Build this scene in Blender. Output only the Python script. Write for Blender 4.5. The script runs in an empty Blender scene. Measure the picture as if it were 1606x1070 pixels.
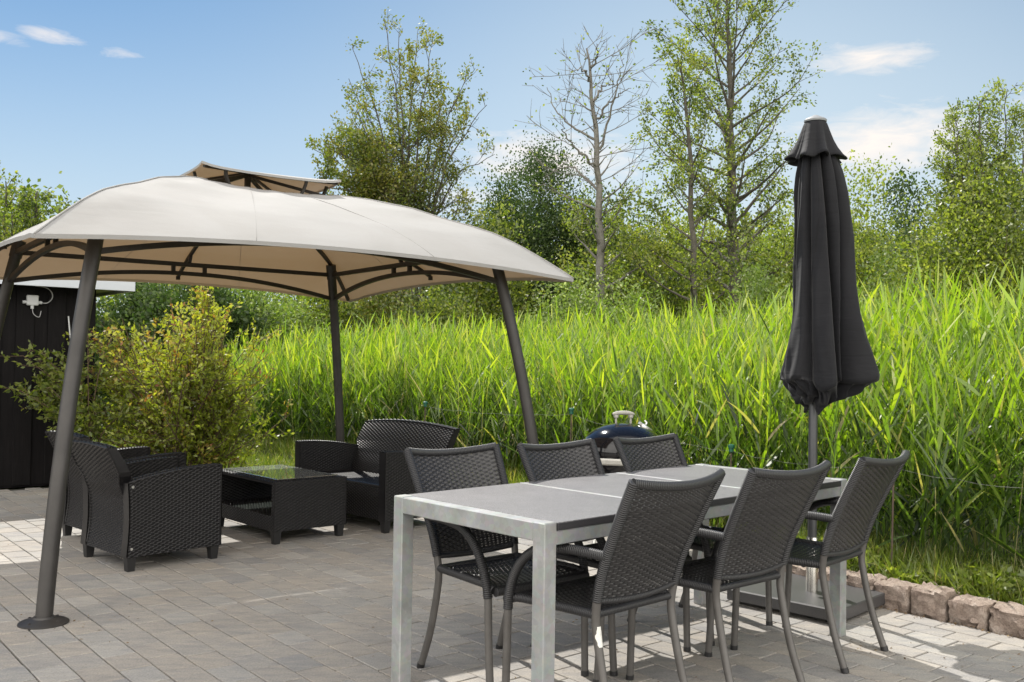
import bpy, math, random
import numpy as np
from mathutils import Vector, Matrix

R = math.radians
scene = bpy.context.scene
COL = scene.collection

# ------------------------------------------------------------------ camera
F_PX, PITCH, ROLL, CAM_H = 1497.47, 0.0222355, 0.0147611, 1.27027
fw = Vector((0, math.cos(PITCH), math.sin(PITCH)))
rt = Vector((1, 0, 0))
up = rt.cross(fw)
r2 = rt * math.cos(ROLL) + up * math.sin(ROLL)
u2 = -rt * math.sin(ROLL) + up * math.cos(ROLL)
cam_data = bpy.data.cameras.new('camera')
cam = bpy.data.objects.new('camera', cam_data)
COL.objects.link(cam)
M = Matrix.Identity(4)
for i in range(3):
    M[i][0], M[i][1], M[i][2] = r2[i], u2[i], -fw[i]
M[2][3] = CAM_H
cam.matrix_world = M
cam_data.sensor_width = 36.0
cam_data.lens = F_PX / 1606 * 36.0
cam_data.clip_start = 0.05
cam_data.clip_end = 2000
scene.camera = cam

# ------------------------------------------------------------------ light
SUN_AZ = R(-26)          # measured from +Y towards +X (negative = left of the view)
SUN_EL = R(49)
SUN_STRENGTH = 4.0
SKY_STRENGTH = 0.10
FILL_BANK = 20.0  # brightness of the added fill cloud behind the camera
scene.view_settings.view_transform = 'Standard'
scene.view_settings.look = 'None'
scene.view_settings.exposure = 0.75
scene.view_settings.gamma = 1.0

world = bpy.data.worlds.new('World')
scene.world = world
world.use_nodes = True
wn, wl = world.node_tree.nodes, world.node_tree.links
wn.clear()
wout = wn.new('ShaderNodeOutputWorld')
wbg = wn.new('ShaderNodeBackground')
sky = wn.new('ShaderNodeTexSky')
sky.sky_type = 'NISHITA'
sky.sun_disc = False
sky.sun_elevation = SUN_EL
sky.sun_rotation = SUN_AZ
sky.air_density = 1.0
sky.dust_density = 0.0
sky.ozone_density = 1.3
wbg.inputs['Strength'].default_value = SKY_STRENGTH
wl.new(wbg.outputs[0], wout.inputs['Surface'])


def wmath(op, a, b=None, c=None, clamp=False):
    n = wn.new('ShaderNodeMath')
    n.operation = op
    n.use_clamp = clamp
    for i, v in enumerate((a, b, c)):
        if v is None:
            continue
        if isinstance(v, (int, float)):
            n.inputs[i].default_value = v
        else:
            wl.new(v, n.inputs[i])
    return n.outputs[0]


# clouds: small fair-weather wisps low in the sky, laid out by direction on the sky sphere
tc = wn.new('ShaderNodeTexCoord')
sep = wn.new('ShaderNodeSeparateXYZ')
wl.new(tc.outputs['Generated'], sep.inputs[0])
az = wmath('ARCTAN2', sep.outputs[0], sep.outputs[1])
el = wmath('ARCSINE', sep.outputs[2])
comb = wn.new('ShaderNodeCombineXYZ')
wl.new(wmath('MULTIPLY', az, 7.0), comb.inputs[0])
wl.new(wmath('MULTIPLY', el, 26.0), comb.inputs[1])
nz = wn.new('ShaderNodeTexNoise')
nz.inputs['Scale'].default_value = 3.0
nz.inputs['Detail'].default_value = 11
nz.inputs['Roughness'].default_value = 0.62
nz.inputs['Distortion'].default_value = 0.6
wl.new(comb.outputs[0], nz.inputs['Vector'])
# (azimuth deg, elevation deg, half-width deg, half-height deg, weight)
CLOUDS = [(-28.9, 16.4, 2.2, 0.45, .75), (-26.2, 16.9, 2.0, .5, .8), (-22.6, 16.4, 1.3, .4, .65), (-30.5, 17.6, 1.5, .4, .6),
          (2.0, 12.0, 5.5, 1.9, 1.05), (20.6, 17.0, 3.4, .85, 1.0), (18.6, 17.7, 1.6, .5, .7), (21.5, 12.4, 6, 2.1, 1.05),
          (-2, 10.0, 9, 1.6, .6), (29, 13, 5, 1.8, .5), (-40, 10, 10, 2, .8), (45, 14, 10, 3, .9), (75, 20, 16, 4, .9),
          (-75, 16, 16, 4, .8), (120, 24, 20, 6, .8), (-120, 22, 20, 6, .8), (170, 26, 20, 6, .8)]
mask = None
for (ca, ce, wa, we, wt) in CLOUDS:
    da = wmath('DIVIDE', wmath('SUBTRACT', az, R(ca)), R(wa))
    de = wmath('DIVIDE', wmath('SUBTRACT', el, R(ce)), R(we))
    d2 = wmath('ADD', wmath('MULTIPLY', da, da), wmath('MULTIPLY', de, de))
    g = wmath('MULTIPLY', wmath('EXPONENT', wmath('MULTIPLY', d2, -0.8)), wt)
    mask = g if mask is None else wmath('MAXIMUM', mask, g)
cl = wmath('MULTIPLY', wmath('SUBTRACT', wmath('ADD', mask, wmath('MULTIPLY', nz.outputs[0], 1.3)), 1.08), 1.35, clamp=True)
# a thin bright veil near the horizon
ve = wmath('DIVIDE', el, 0.25)
veil = wmath('MULTIPLY', wmath('EXPONENT', wmath('MULTIPLY', wmath('MULTIPLY', ve, ve), -1.0)), 0.86)
tint = wn.new('ShaderNodeMixRGB')
tint.blend_type = 'MULTIPLY'
tint.inputs['Fac'].default_value = 1
tint.inputs['Color2'].default_value = (.30, .49, .58, 1)
wl.new(sky.outputs[0], tint.inputs['Color1'])
mixv = wn.new('ShaderNodeMixRGB')
mixv.inputs['Color2'].default_value = (4.5, 4.85, 5.05, 1)
wl.new(tint.outputs[0], mixv.inputs['Color1'])
wl.new(veil, mixv.inputs['Fac'])
mixc = wn.new('ShaderNodeMixRGB')
mixc.inputs['Color2'].default_value = (6.6, 6.0, 5.5, 1)
# thin high haze, strongest right of the middle
da = wmath('DIVIDE', wmath('SUBTRACT', az, R(13)), R(21))
de = wmath('DIVIDE', wmath('SUBTRACT', el, R(12)), R(15))
hz_ = wmath('MULTIPLY', wmath('EXPONENT', wmath('MULTIPLY', wmath('ADD', wmath('MULTIPLY', da, da), wmath('MULTIPLY', de, de)), -0.7)), 0.62)
mixh = wn.new('ShaderNodeMixRGB')
mixh.inputs['Color2'].default_value = (4.6, 5.35, 5.7, 1)
wl.new(mixv.outputs[0], mixh.inputs['Color1'])
wl.new(hz_, mixh.inputs['Fac'])
wl.new(mixh.outputs[0], mixc.inputs['Color1'])
wl.new(wmath('MULTIPLY', cl, 0.9), mixc.inputs['Fac'])
# a bank of added bright cloud, unseen behind the camera, to fill the shade
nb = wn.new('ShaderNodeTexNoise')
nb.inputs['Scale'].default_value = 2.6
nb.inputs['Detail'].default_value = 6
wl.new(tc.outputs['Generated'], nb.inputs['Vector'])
fill_bank = wmath('MULTIPLY', wmath('ADD', wmath('MULTIPLY', sep.outputs[1], -1.0), 0.12), 2.2, clamp=True)
fill_bank = wmath('MULTIPLY', fill_bank, wmath('ADD', wmath('MULTIPLY', nb.outputs[0], 1.0), 0.40, clamp=True))
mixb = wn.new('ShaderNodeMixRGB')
mixb.inputs['Color2'].default_value = (FILL_BANK, FILL_BANK * .955, FILL_BANK * .885, 1)
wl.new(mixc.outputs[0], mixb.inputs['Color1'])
wl.new(fill_bank, mixb.inputs['Fac'])
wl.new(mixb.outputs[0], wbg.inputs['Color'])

sun_d = bpy.data.lights.new('sun', 'SUN')
sun_d.energy = SUN_STRENGTH
sun_d.angle = R(0.5)
sun_d.color = (1.0, 0.955, 0.88)
sun = bpy.data.objects.new('sun', sun_d)
COL.objects.link(sun)
to_sun = Vector((math.sin(SUN_AZ) * math.cos(SUN_EL), math.cos(SUN_AZ) * math.cos(SUN_EL), math.sin(SUN_EL)))
sun.rotation_euler = to_sun.to_track_quat('Z', 'Y').to_euler()
sun.location = (-6, 14, 20)


# ------------------------------------------------------------------ materials
def new_mat(name):
    m = bpy.data.materials.new(name)
    m.use_nodes = True
    nt = m.node_tree
    nt.nodes.clear()
    out = nt.nodes.new('ShaderNodeOutputMaterial')
    return m, nt, out


def _noise(nt, scale, detail=4, rough=.6, vec=None, dist=0):
    n = nt.nodes.new('ShaderNodeTexNoise')
    n.inputs['Scale'].default_value = scale
    n.inputs['Detail'].default_value = detail
    n.inputs['Roughness'].default_value = rough
    n.inputs['Distortion'].default_value = dist
    if vec is not None:
        nt.links.new(vec, n.inputs['Vector'])
    return n.outputs[0]


def _ramp(nt, fac, stops):
    r = nt.nodes.new('ShaderNodeValToRGB')
    els = r.color_ramp.elements
    while len(els) < len(stops):
        els.new(0.5)
    for e, (p, c) in zip(els, stops):
        e.position = p
        e.color = (*c, 1)
    nt.links.new(fac, r.inputs[0])
    return r.outputs[0]


def _mix(nt, fac, a, b, blend='MIX'):
    n = nt.nodes.new('ShaderNodeMixRGB')
    n.blend_type = blend
    for s, v in (('Fac', fac), ('Color1', a), ('Color2', b)):
        if isinstance(v, (int, float)):
            n.inputs[s].default_value = v
        elif isinstance(v, tuple):
            n.inputs[s].default_value = (*v, 1) if len(v) == 3 else v
        else:
            nt.links.new(v, n.inputs[s])
    return n.outputs[0]


def surf(name, c1, c2=None, rough=.6, metal=0.0, scale=8, bump=0.0, bscale=60, spec=.5, coords='Object', rvar=0.0, detail=5):
    """plain principled surface, two tones mixed by noise, optional bump"""
    m, nt, out = new_mat(name)
    p = nt.nodes.new('ShaderNodeBsdfPrincipled')
    nt.links.new(p.outputs[0], out.inputs[0])
    t = nt.nodes.new('ShaderNodeTexCoord').outputs[coords]
    p.inputs['Metallic'].default_value = metal
    p.inputs['Roughness'].default_value = rough
    p.inputs['Specular IOR Level'].default_value = spec
    if c2 is None:
        p.inputs['Base Color'].default_value = (*c1, 1)
    else:
        f = _noise(nt, scale, detail, .65, t)
        col = _ramp(nt, f, [(.3, c1), (.7, c2)])
        nt.links.new(col, p.inputs['Base Color'])
    if rvar:
        f2 = _noise(nt, scale * 1.7, 4, .6, t)
        mr = nt.nodes.new('ShaderNodeMapRange')
        mr.inputs['To Min'].default_value = max(0, rough - rvar)
        mr.inputs['To Max'].default_value = min(1, rough + rvar)
        nt.links.new(f2, mr.inputs['Value'])
        nt.links.new(mr.outputs[0], p.inputs['Roughness'])
    if bump:
        b = nt.nodes.new('ShaderNodeBump')
        b.inputs['Strength'].default_value = bump
        b.inputs['Distance'].default_value = .01
        nt.links.new(_noise(nt, bscale, 5, .6, t), b.inputs['Height'])
        nt.links.new(b.outputs[0], p.inputs['Normal'])
    return m


def leaf_mat(name, stops, trans, tmix=.45, gloss=.045, grough=.42):
    """leaf: diffuse + light passing through + a little sheen; tint varies from leaf to leaf"""
    m, nt, out = new_mat(name)
    at = nt.nodes.new('ShaderNodeAttribute')
    at.attribute_name = 'tint'
    col = _ramp(nt, at.outputs['Fac'], stops)
    d = nt.nodes.new('ShaderNodeBsdfDiffuse')
    nt.links.new(col, d.inputs[0])
    t = nt.nodes.new('ShaderNodeBsdfTranslucent')
    tcol = _mix(nt, 1.0, col, trans, 'MULTIPLY')
    nt.links.new(tcol, t.inputs[0])
    mx = nt.nodes.new('ShaderNodeMixShader')
    mx.inputs[0].default_value = tmix
    nt.links.new(d.outputs[0], mx.inputs[1])
    nt.links.new(t.outputs[0], mx.inputs[2])
    g = nt.nodes.new('ShaderNodeBsdfGlossy')
    g.inputs['Roughness'].default_value = grough
    mg = nt.nodes.new('ShaderNodeMixShader')
    mg.inputs[0].default_value = gloss
    nt.links.new(mx.outputs[0], mg.inputs[1])
    nt.links.new(g.outputs[0], mg.inputs[2])
    nt.links.new(mg.outputs[0], out.inputs[0])
    return m


def wrapped_mat(name, c1, c2, pitch=.0075):
    """cane wound round a tube: ridges along the tube's length (UV v in metres)"""
    m, nt, out = new_mat(name)
    p = nt.nodes.new('ShaderNodeBsdfPrincipled')
    nt.links.new(p.outputs[0], out.inputs[0])
    p.inputs['Roughness'].default_value = .42
    uv = nt.nodes.new('ShaderNodeUVMap')
    w = nt.nodes.new('ShaderNodeTexWave')
    w.bands_direction = 'Y'
    w.inputs['Scale'].default_value = .314 / pitch
    w.inputs['Distortion'].default_value = .3
    nt.links.new(uv.outputs[0], w.inputs['Vector'])
    nt.links.new(_ramp(nt, w.outputs['Fac'], [(.0, tuple(c * .35 for c in c1)), (.35, c1), (.9, c2)]), p.inputs['Base Color'])
    b = nt.nodes.new('ShaderNodeBump')
    b.inputs['Strength'].default_value = .8
    b.inputs['Distance'].default_value = .003
    nt.links.new(w.outputs['Fac'], b.inputs['Height'])
    nt.links.new(b.outputs[0], p.inputs['Normal'])
    return m


MAT = {}
MAT['cane'] = surf('dark woven cane', (.017, .0165, .018), (.028, .027, .028), rough=.40, scale=30, spec=.5)
MAT['cane_lounge'] = surf('black woven cane', (.0075, .007, .008), (.014, .0135, .0145), rough=.36, scale=25, spec=.36)
MAT['cane_wrap'] = wrapped_mat('wound dark cane', (.020, .020, .022), (.034, .034, .037))
MAT['chair_metal'] = surf('grey powder coated tube', (.075, .07, .066), (.105, .10, .095), rough=.45, metal=.2, scale=12)
MAT['black_plastic'] = surf('black plastic', (.012, .012, .013), rough=.5)
MAT['screw'] = surf('bright screw head', (.6, .6, .58), rough=.3, metal=.9)
MAT['paint_chip'] = surf('bare primer', (.55, .55, .52), (.65, .65, .62), rough=.6, scale=90)
MAT['pole'] = surf('dark bronze steel', (.027, .025, .024), (.043, .040, .038), rough=.48, metal=.2, scale=6, bump=.08, bscale=200, rvar=.08)
MAT['rust_pole'] = surf('dark steel arch', (.018, .0155, .014), (.034, .028, .024), rough=.5, metal=.2, scale=9)
MAT['parasol_pole'] = surf('anthracite pole', (.05, .052, .056), (.06, .062, .066), rough=.4, metal=.3)
MAT['steel'] = surf('brushed stainless steel', (.62, .6, .56), (.7, .68, .64), rough=.24, metal=1.0, scale=20)
MAT['slab'] = surf('polished dark granite', (.035, .034, .035), (.058, .057, .06), rough=.45, scale=160, spec=.8)
MAT['cap_grey'] = surf('grey plastic cap', (.22, .23, .24), rough=.5)
MAT['cable_grey'] = surf('grey cable', (.33, .33, .34), rough=.5)
MAT['granite_edge'] = surf('honed dark granite edge', (.022, .021, .024), (.04, .039, .042), rough=.4, scale=200)
MAT['shed_wood'] = None
MAT['white_paint'] = surf('white painted board', (.44, .47, .51), (.49, .52, .56), rough=.5, scale=6)
MAT['roof_felt'] = surf('grey roof sheet', (.12, .12, .12), (.16, .16, .16), rough=.9)
MAT['soffit'] = surf('olive painted soffit', (.40, .41, .28), (.46, .47, .33), rough=.7, scale=10)
MAT['box_white'] = surf('white plastic', (.5, .51, .52), rough=.4)
MAT['enamel'] = surf('black enamel', (.006, .006, .008), rough=.09, spec=.5)
MAT['grill_handle'] = surf('sun-bleached plastic handle', (.30, .29, .265), (.37, .36, .33), rough=.6, scale=30)
MAT['grill_metal'] = surf('aluminium vent', (.6, .6, .58), (.68, .68, .66), rough=.35, metal=.8, scale=20)
MAT['wire'] = surf('pale fence rope', (.17, .17, .15), rough=.7)
MAT['stake'] = surf('rusty fence stake', (.07, .05, .04), (.1, .07, .05), rough=.8, scale=40)
MAT['green_cap'] = surf('green insulator', (.008, .085, .055), rough=.4)


def galvanised():
    m, nt, out = new_mat('galvanised steel')
    p = nt.nodes.new('ShaderNodeBsdfPrincipled')
    nt.links.new(p.outputs[0], out.inputs[0])
    t = nt.nodes.new('ShaderNodeTexCoord').outputs['Object']
    f = _noise(nt, 7, 6, .7, t)
    v = nt.nodes.new('ShaderNodeTexVoronoi')
    v.inputs['Scale'].default_value = 45
    nt.links.new(t, v.inputs['Vector'])
    c = _ramp(nt, f, [(.3, (.20, .215, .212)), (.55, (.26, .278, .276)), (.75, (.34, .355, .352))])
    c = _mix(nt, .10, c, v.outputs['Color'], 'OVERLAY')
    sc = _ramp(nt, _noise(nt, 38, 6, .75, t, 1.5), [(.28, (.35, .36, .36)), (.36, (1, 1, 1))])
    c = _mix(nt, .5, c, sc, 'MULTIPLY')
    hs = nt.nodes.new('ShaderNodeHueSaturation')
    hs.inputs['Saturation'].default_value = .55
    nt.links.new(c, hs.inputs['Color'])
    nt.links.new(hs.outputs[0], p.inputs['Base Color'])
    p.inputs['Metallic'].default_value = .25
    p.inputs['Roughness'].default_value = .5
    return m


def granite_top():
    m, nt, out = new_mat('flamed grey granite')
    p = nt.nodes.new('ShaderNodeBsdfPrincipled')
    nt.links.new(p.outputs[0], out.inputs[0])
    t = nt.nodes.new('ShaderNodeTexCoord').outputs['Object']
    f = _noise(nt, 260, 3, .6, t)
    g = _noise(nt, 90, 4, .7, t)
    lum = _ramp(nt, f, [(.3, (.06, .059, .06)), (.5, (.115, .112, .116)), (.68, (.21, .207, .21))])
    c = _mix(nt, .25, lum, _ramp(nt, g, [(.35, (.3, .3, .3)), (.65, (.75, .74, .76))]), 'OVERLAY')
    c = _mix(nt, .8, c, _ramp(nt, _noise(nt, 6, 6, .7, t, .8), [(.3, (.78, .78, .79)), (.55, (1, 1, 1)), (.75, (1.16, 1.15, 1.14))]), 'MULTIPLY')
    nt.links.new(c, p.inputs['Base Color'])
    p.inputs['Roughness'].default_value = .5
    b = nt.nodes.new('ShaderNodeBump')
    b.inputs['Strength'].default_value = .25
    b.inputs['Distance'].default_value = .002
    nt.links.new(f, b.inputs['Height'])
    nt.links.new(b.outputs[0], p.inputs['Normal'])
    return m


def paver_mat():
    m, nt, out = new_mat('concrete pavers')
    p = nt.nodes.new('ShaderNodeBsdfPrincipled')
    nt.links.new(p.outputs[0], out.inputs[0])
    t = nt.nodes.new('ShaderNodeTexCoord').outputs['Object']
    at = nt.nodes.new('ShaderNodeAttribute')
    at.attribute_name = 'tint'
    base = _ramp(nt, at.outputs['Fac'], [(0, (.225, .223, .226)), (.3, (.258, .247, .236)), (.55, (.280, .261, .241)), (.75, (.260, .256, .251)), (1, (.318, .306, .292))])
    # cloudy two-tone pressing inside the stones, stretched along the row
    mp = nt.nodes.new('ShaderNodeMapping')
    mp.inputs['Rotation'].default_value = (0, 0, R(-39.5))
    mp.inputs['Scale'].default_value = (5, 16, 5)
    nt.links.new(t, mp.inputs[0])
    cloud = _ramp(nt, _noise(nt, 1.3, 6, .7, mp.outputs[0]), [(.3, (.74, .75, .79)), (.5, (1, .99, .97)), (.72, (1.26, 1.2, 1.1))])
    c = _mix(nt, .9, base, cloud, 'MULTIPLY')
    big = _ramp(nt, _noise(nt, .9, 4, .6, t), [(.3, (.84, .83, .81)), (.7, (1.1, 1.09, 1.07))])
    c = _mix(nt, .8, c, big, 'MULTIPLY')
    grain = _ramp(nt, _noise(nt, 120, 5, .8, t), [(.3, (.55, .54, .53)), (.5, (1, 1, 1)), (.7, (1.32, 1.31, 1.3))])
    c = _mix(nt, .75, c, grain, 'MULTIPLY')
    spots = _ramp(nt, _noise(nt, 21, 3, .7, t, .6), [(.24, (.55, .5, .44)), (.31, (1, 1, 1))])
    c = _mix(nt, .6, c, spots, 'MULTIPLY')
    nt.links.new(c, p.inputs['Base Color'])
    p.inputs['Roughness'].default_value = .85
    b = nt.nodes.new('ShaderNodeBump')
    b.inputs['Strength'].default_value = .35
    b.inputs['Distance'].default_value = .004
    nt.links.new(_noise(nt, 170, 5, .7, t), b.inputs['Height'])
    nt.links.new(b.outputs[0], p.inputs['Normal'])
    return m


def kerb_mat():
    m, nt, out = new_mat('rough granite kerb')
    p = nt.nodes.new('ShaderNodeBsdfPrincipled')
    nt.links.new(p.outputs[0], out.inputs[0])
    t = nt.nodes.new('ShaderNodeTexCoord').outputs['Object']
    f = _noise(nt, 9, 6, .7, t)
    c = _ramp(nt, f, [(.3, (.19, .142, .116)), (.5, (.30, .24, .20)), (.7, (.42, .36, .315))])
    g = _ramp(nt, _noise(nt, 130, 3, .6, t), [(.3, (.6, .58, .57)), (.6, (1.1, 1.1, 1.1))])
    c = _mix(nt, .7, c, g, 'MULTIPLY')
    nt.links.new(c, p.inputs['Base Color'])
    p.inputs['Roughness'].default_value = .9
    b = nt.nodes.new('ShaderNodeBump')
    b.inputs['Strength'].default_value = .9
    b.inputs['Distance'].default_value = .015
    nt.links.new(_noise(nt, 40, 6, .7, t), b.inputs['Height'])
    nt.links.new(b.outputs[0], p.inputs['Normal'])
    return m


def fabric(name, col, trans, tmix, wrinkle=.25, c2=None, sheen=.0):
    m, nt, out = new_mat(name)
    t = nt.nodes.new('ShaderNodeTexCoord').outputs['Object']
    f = _noise(nt, 2.2, 5, .6, t, .5)
    c2 = c2 or tuple(x * .9 for x in col)
    c = _ramp(nt, f, [(.35, c2), (.65, col)])
    wv = _noise(nt, 420, 2, .5, t)
    c = _mix(nt, .25, c, _ramp(nt, wv, [(.35, (.8, .8, .8)), (.65, (1.1, 1.1, 1.1))]), 'MULTIPLY')
    d = nt.nodes.new('ShaderNodeBsdfPrincipled')
    d.inputs['Roughness'].default_value = .8
    d.inputs['Specular IOR Level'].default_value = .25
    d.inputs['Sheen Weight'].default_value = sheen
    nt.links.new(c, d.inputs['Base Color'])
    tr = nt.nodes.new('ShaderNodeBsdfTranslucent')
    tr.inputs[0].default_value = (*trans, 1)
    mx = nt.nodes.new('ShaderNodeMixShader')
    mx.inputs[0].default_value = tmix
    nt.links.new(d.outputs[0], mx.inputs[1])
    nt.links.new(tr.outputs[0], mx.inputs[2])
    nt.links.new(mx.outputs[0], out.inputs[0])
    b = nt.nodes.new('ShaderNodeBump')
    b.inputs['Strength'].default_value = wrinkle
    b.inputs['Distance'].default_value = .02
    mp = nt.nodes.new('ShaderNodeMapping')
    mp.inputs['Scale'].default_value = (1.2, 1.2, 6)
    nt.links.new(t, mp.inputs[0])
    nt.links.new(_noise(nt, 3.5, 4, .5, mp.outputs[0], 1.0), b.inputs['Height'])
    nt.links.new(b.outputs[0], d.inputs['Normal'])
    return m


def shed_mat():
    m, nt, out = new_mat('black stained boards')
    p = nt.nodes.new('ShaderNodeBsdfPrincipled')
    nt.links.new(p.outputs[0], out.inputs[0])
    t = nt.nodes.new('ShaderNodeTexCoord').outputs['Object']
    mp = nt.nodes.new('ShaderNodeMapping')
    mp.inputs['Scale'].default_value = (14, 14, 1.2)
    nt.links.new(t, mp.inputs[0])
    f = _noise(nt, 3, 6, .7, mp.outputs[0], .4)
    nt.links.new(_ramp(nt, f, [(.3, (.004, .0035, .004)), (.6, (.008, .007, .0075)), (.8, (.015, .0135, .0135))]), p.inputs['Base Color'])
    p.inputs['Roughness'].default_value = .8
    p.inputs['Specular IOR Level'].default_value = .15
    b = nt.nodes.new('ShaderNodeBump')
    b.inputs['Strength'].default_value = .4
    b.inputs['Distance'].default_value = .006
    nt.links.new(f, b.inputs['Height'])
    nt.links.new(b.outputs[0], p.inputs['Normal'])
    return m


def glass_mat():
    m, nt, out = new_mat('table glass')
    tr = nt.nodes.new('ShaderNodeBsdfTransparent')
    tr.inputs[0].default_value = (.72, .78, .75, 1)
    g = nt.nodes.new('ShaderNodeBsdfGlossy')
    g.inputs['Roughness'].default_value = .012
    fr = nt.nodes.new('ShaderNodeFresnel')
    fr.inputs[0].default_value = 1.5
    mx = nt.nodes.new('ShaderNodeMixShader')
    nt.links.new(fr.outputs[0], mx.inputs[0])
    nt.links.new(tr.outputs[0], mx.inputs[1])
    nt.links.new(g.outputs[0], mx.inputs[2])
    # a film of dust
    dd = nt.nodes.new('ShaderNodeBsdfDiffuse')
    dd.inputs[0].default_value = (.42, .44, .43, 1)
    md = nt.nodes.new('ShaderNodeMixShader')
    md.inputs[0].default_value = .16
    nt.links.new(mx.outputs[0], md.inputs[1])
    nt.links.new(dd.outputs[0], md.inputs[2])
    nt.links.new(md.outputs[0], out.inputs[0])
    return m


MAT['galv'] = galvanised()
MAT['granite'] = granite_top()
MAT['paver'] = paver_mat()
MAT['kerb'] = kerb_mat()
MAT['canopy'] = fabric('beige canopy cloth', (.372, .372, .370), (.25, .152, .066), .25, .10, (.345, .343, .338))
MAT['parasol'] = fabric('anthracite parasol cloth', (.0095, .0098, .0125), (.005, .005, .006), .04, .2, (.0065, .0068, .0088), .08)
MAT['shed_wood'] = shed_mat()
MAT['glass'] = glass_mat()
MAT['soil'] = surf('grassy soil', (.035, .05, .012), (.07, .085, .02), rough=1, scale=3, bump=.5, bscale=30)
MAT['sand'] = surf('joint sand', (.012, .013, .009), (.05, .047, .036), rough=1, scale=9)
MAT['bark'] = surf('grey brown bark', (.045, .040, .031), (.115, .105, .085), rough=.95, scale=14, bump=.5, bscale=40)
MAT['bark_dead'] = surf('weathered grey bark', (.105, .098, .087), (.19, .18, .162), rough=.95, scale=12, bump=.5, bscale=40)
MAT['twig'] = surf('brown twigs', (.075, .05, .03), (.13, .09, .05), rough=.9, scale=20)
G_MID = [(0, (.03, .05, .012)), (.3, (.075, .105, .02)), (.5, (.13, .168, .03)), (.85, (.195, .22, .042)), (1, (.25, .25, .06))]
MAT['leaf_alder'] = leaf_mat('alder leaf', G_MID, (1.85, 2.0, .75), .5)
MAT['leaf_brown'] = leaf_mat('olive brown leaf', [(0, (.065, .095, .02)), (.5, (.135, .17, .032)), (.82, (.19, .165, .04)), (1, (.22, .23, .06))], (1.6, 1.65, .6), .45)
MAT['leaf_lime'] = leaf_mat('light green leaf', [(0, (.04, .062, .012)), (.28, (.095, .13, .022)), (.5, (.16, .20, .035)), (1, (.25, .27, .065))], (1.75, 1.9, .65), .5)
MAT['leaf_dark'] = leaf_mat('dark green leaf', [(0, (.022, .04, .014)), (.6, (.048, .08, .022)), (1, (.09, .125, .035))], (1.2, 1.5, .6), .3, .025, .5)
MAT['leaf_shrub'] = leaf_mat('yellow green shrub leaf', [(0, (.12, .16, .02)), (.4, (.25, .295, .035)), (.72, (.37, .37, .06)), (.86, (.34, .25, .06)), (1, (.24, .10, .045))], (1.5, 1.6, .5), .48)
MAT['leaf_elder'] = leaf_mat('pale elder leaf', [(0, (.10, .15, .035)), (.6, (.16, .22, .05)), (.93, (.24, .29, .09)), (1, (.36, .39, .22))], (1.4, 1.6, .6), .45)
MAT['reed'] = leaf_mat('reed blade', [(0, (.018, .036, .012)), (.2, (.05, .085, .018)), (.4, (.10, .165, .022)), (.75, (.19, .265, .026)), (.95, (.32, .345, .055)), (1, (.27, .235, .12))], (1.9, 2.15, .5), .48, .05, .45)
MAT['litter'] = leaf_mat('dry litter', [(0, (.07, .045, .025)), (.6, (.16, .10, .05)), (1, (.28, .21, .12))], (1, 1, 1), .1, .0)
MAT['grass'] = leaf_mat('grass blade', [(0, (.07, .11, .015)), (.5, (.13, .18, .025)), (.9, (.20, .23, .04)), (1, (.33, .28, .12))], (1.5, 1.6, .5), .45, .05)


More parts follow.
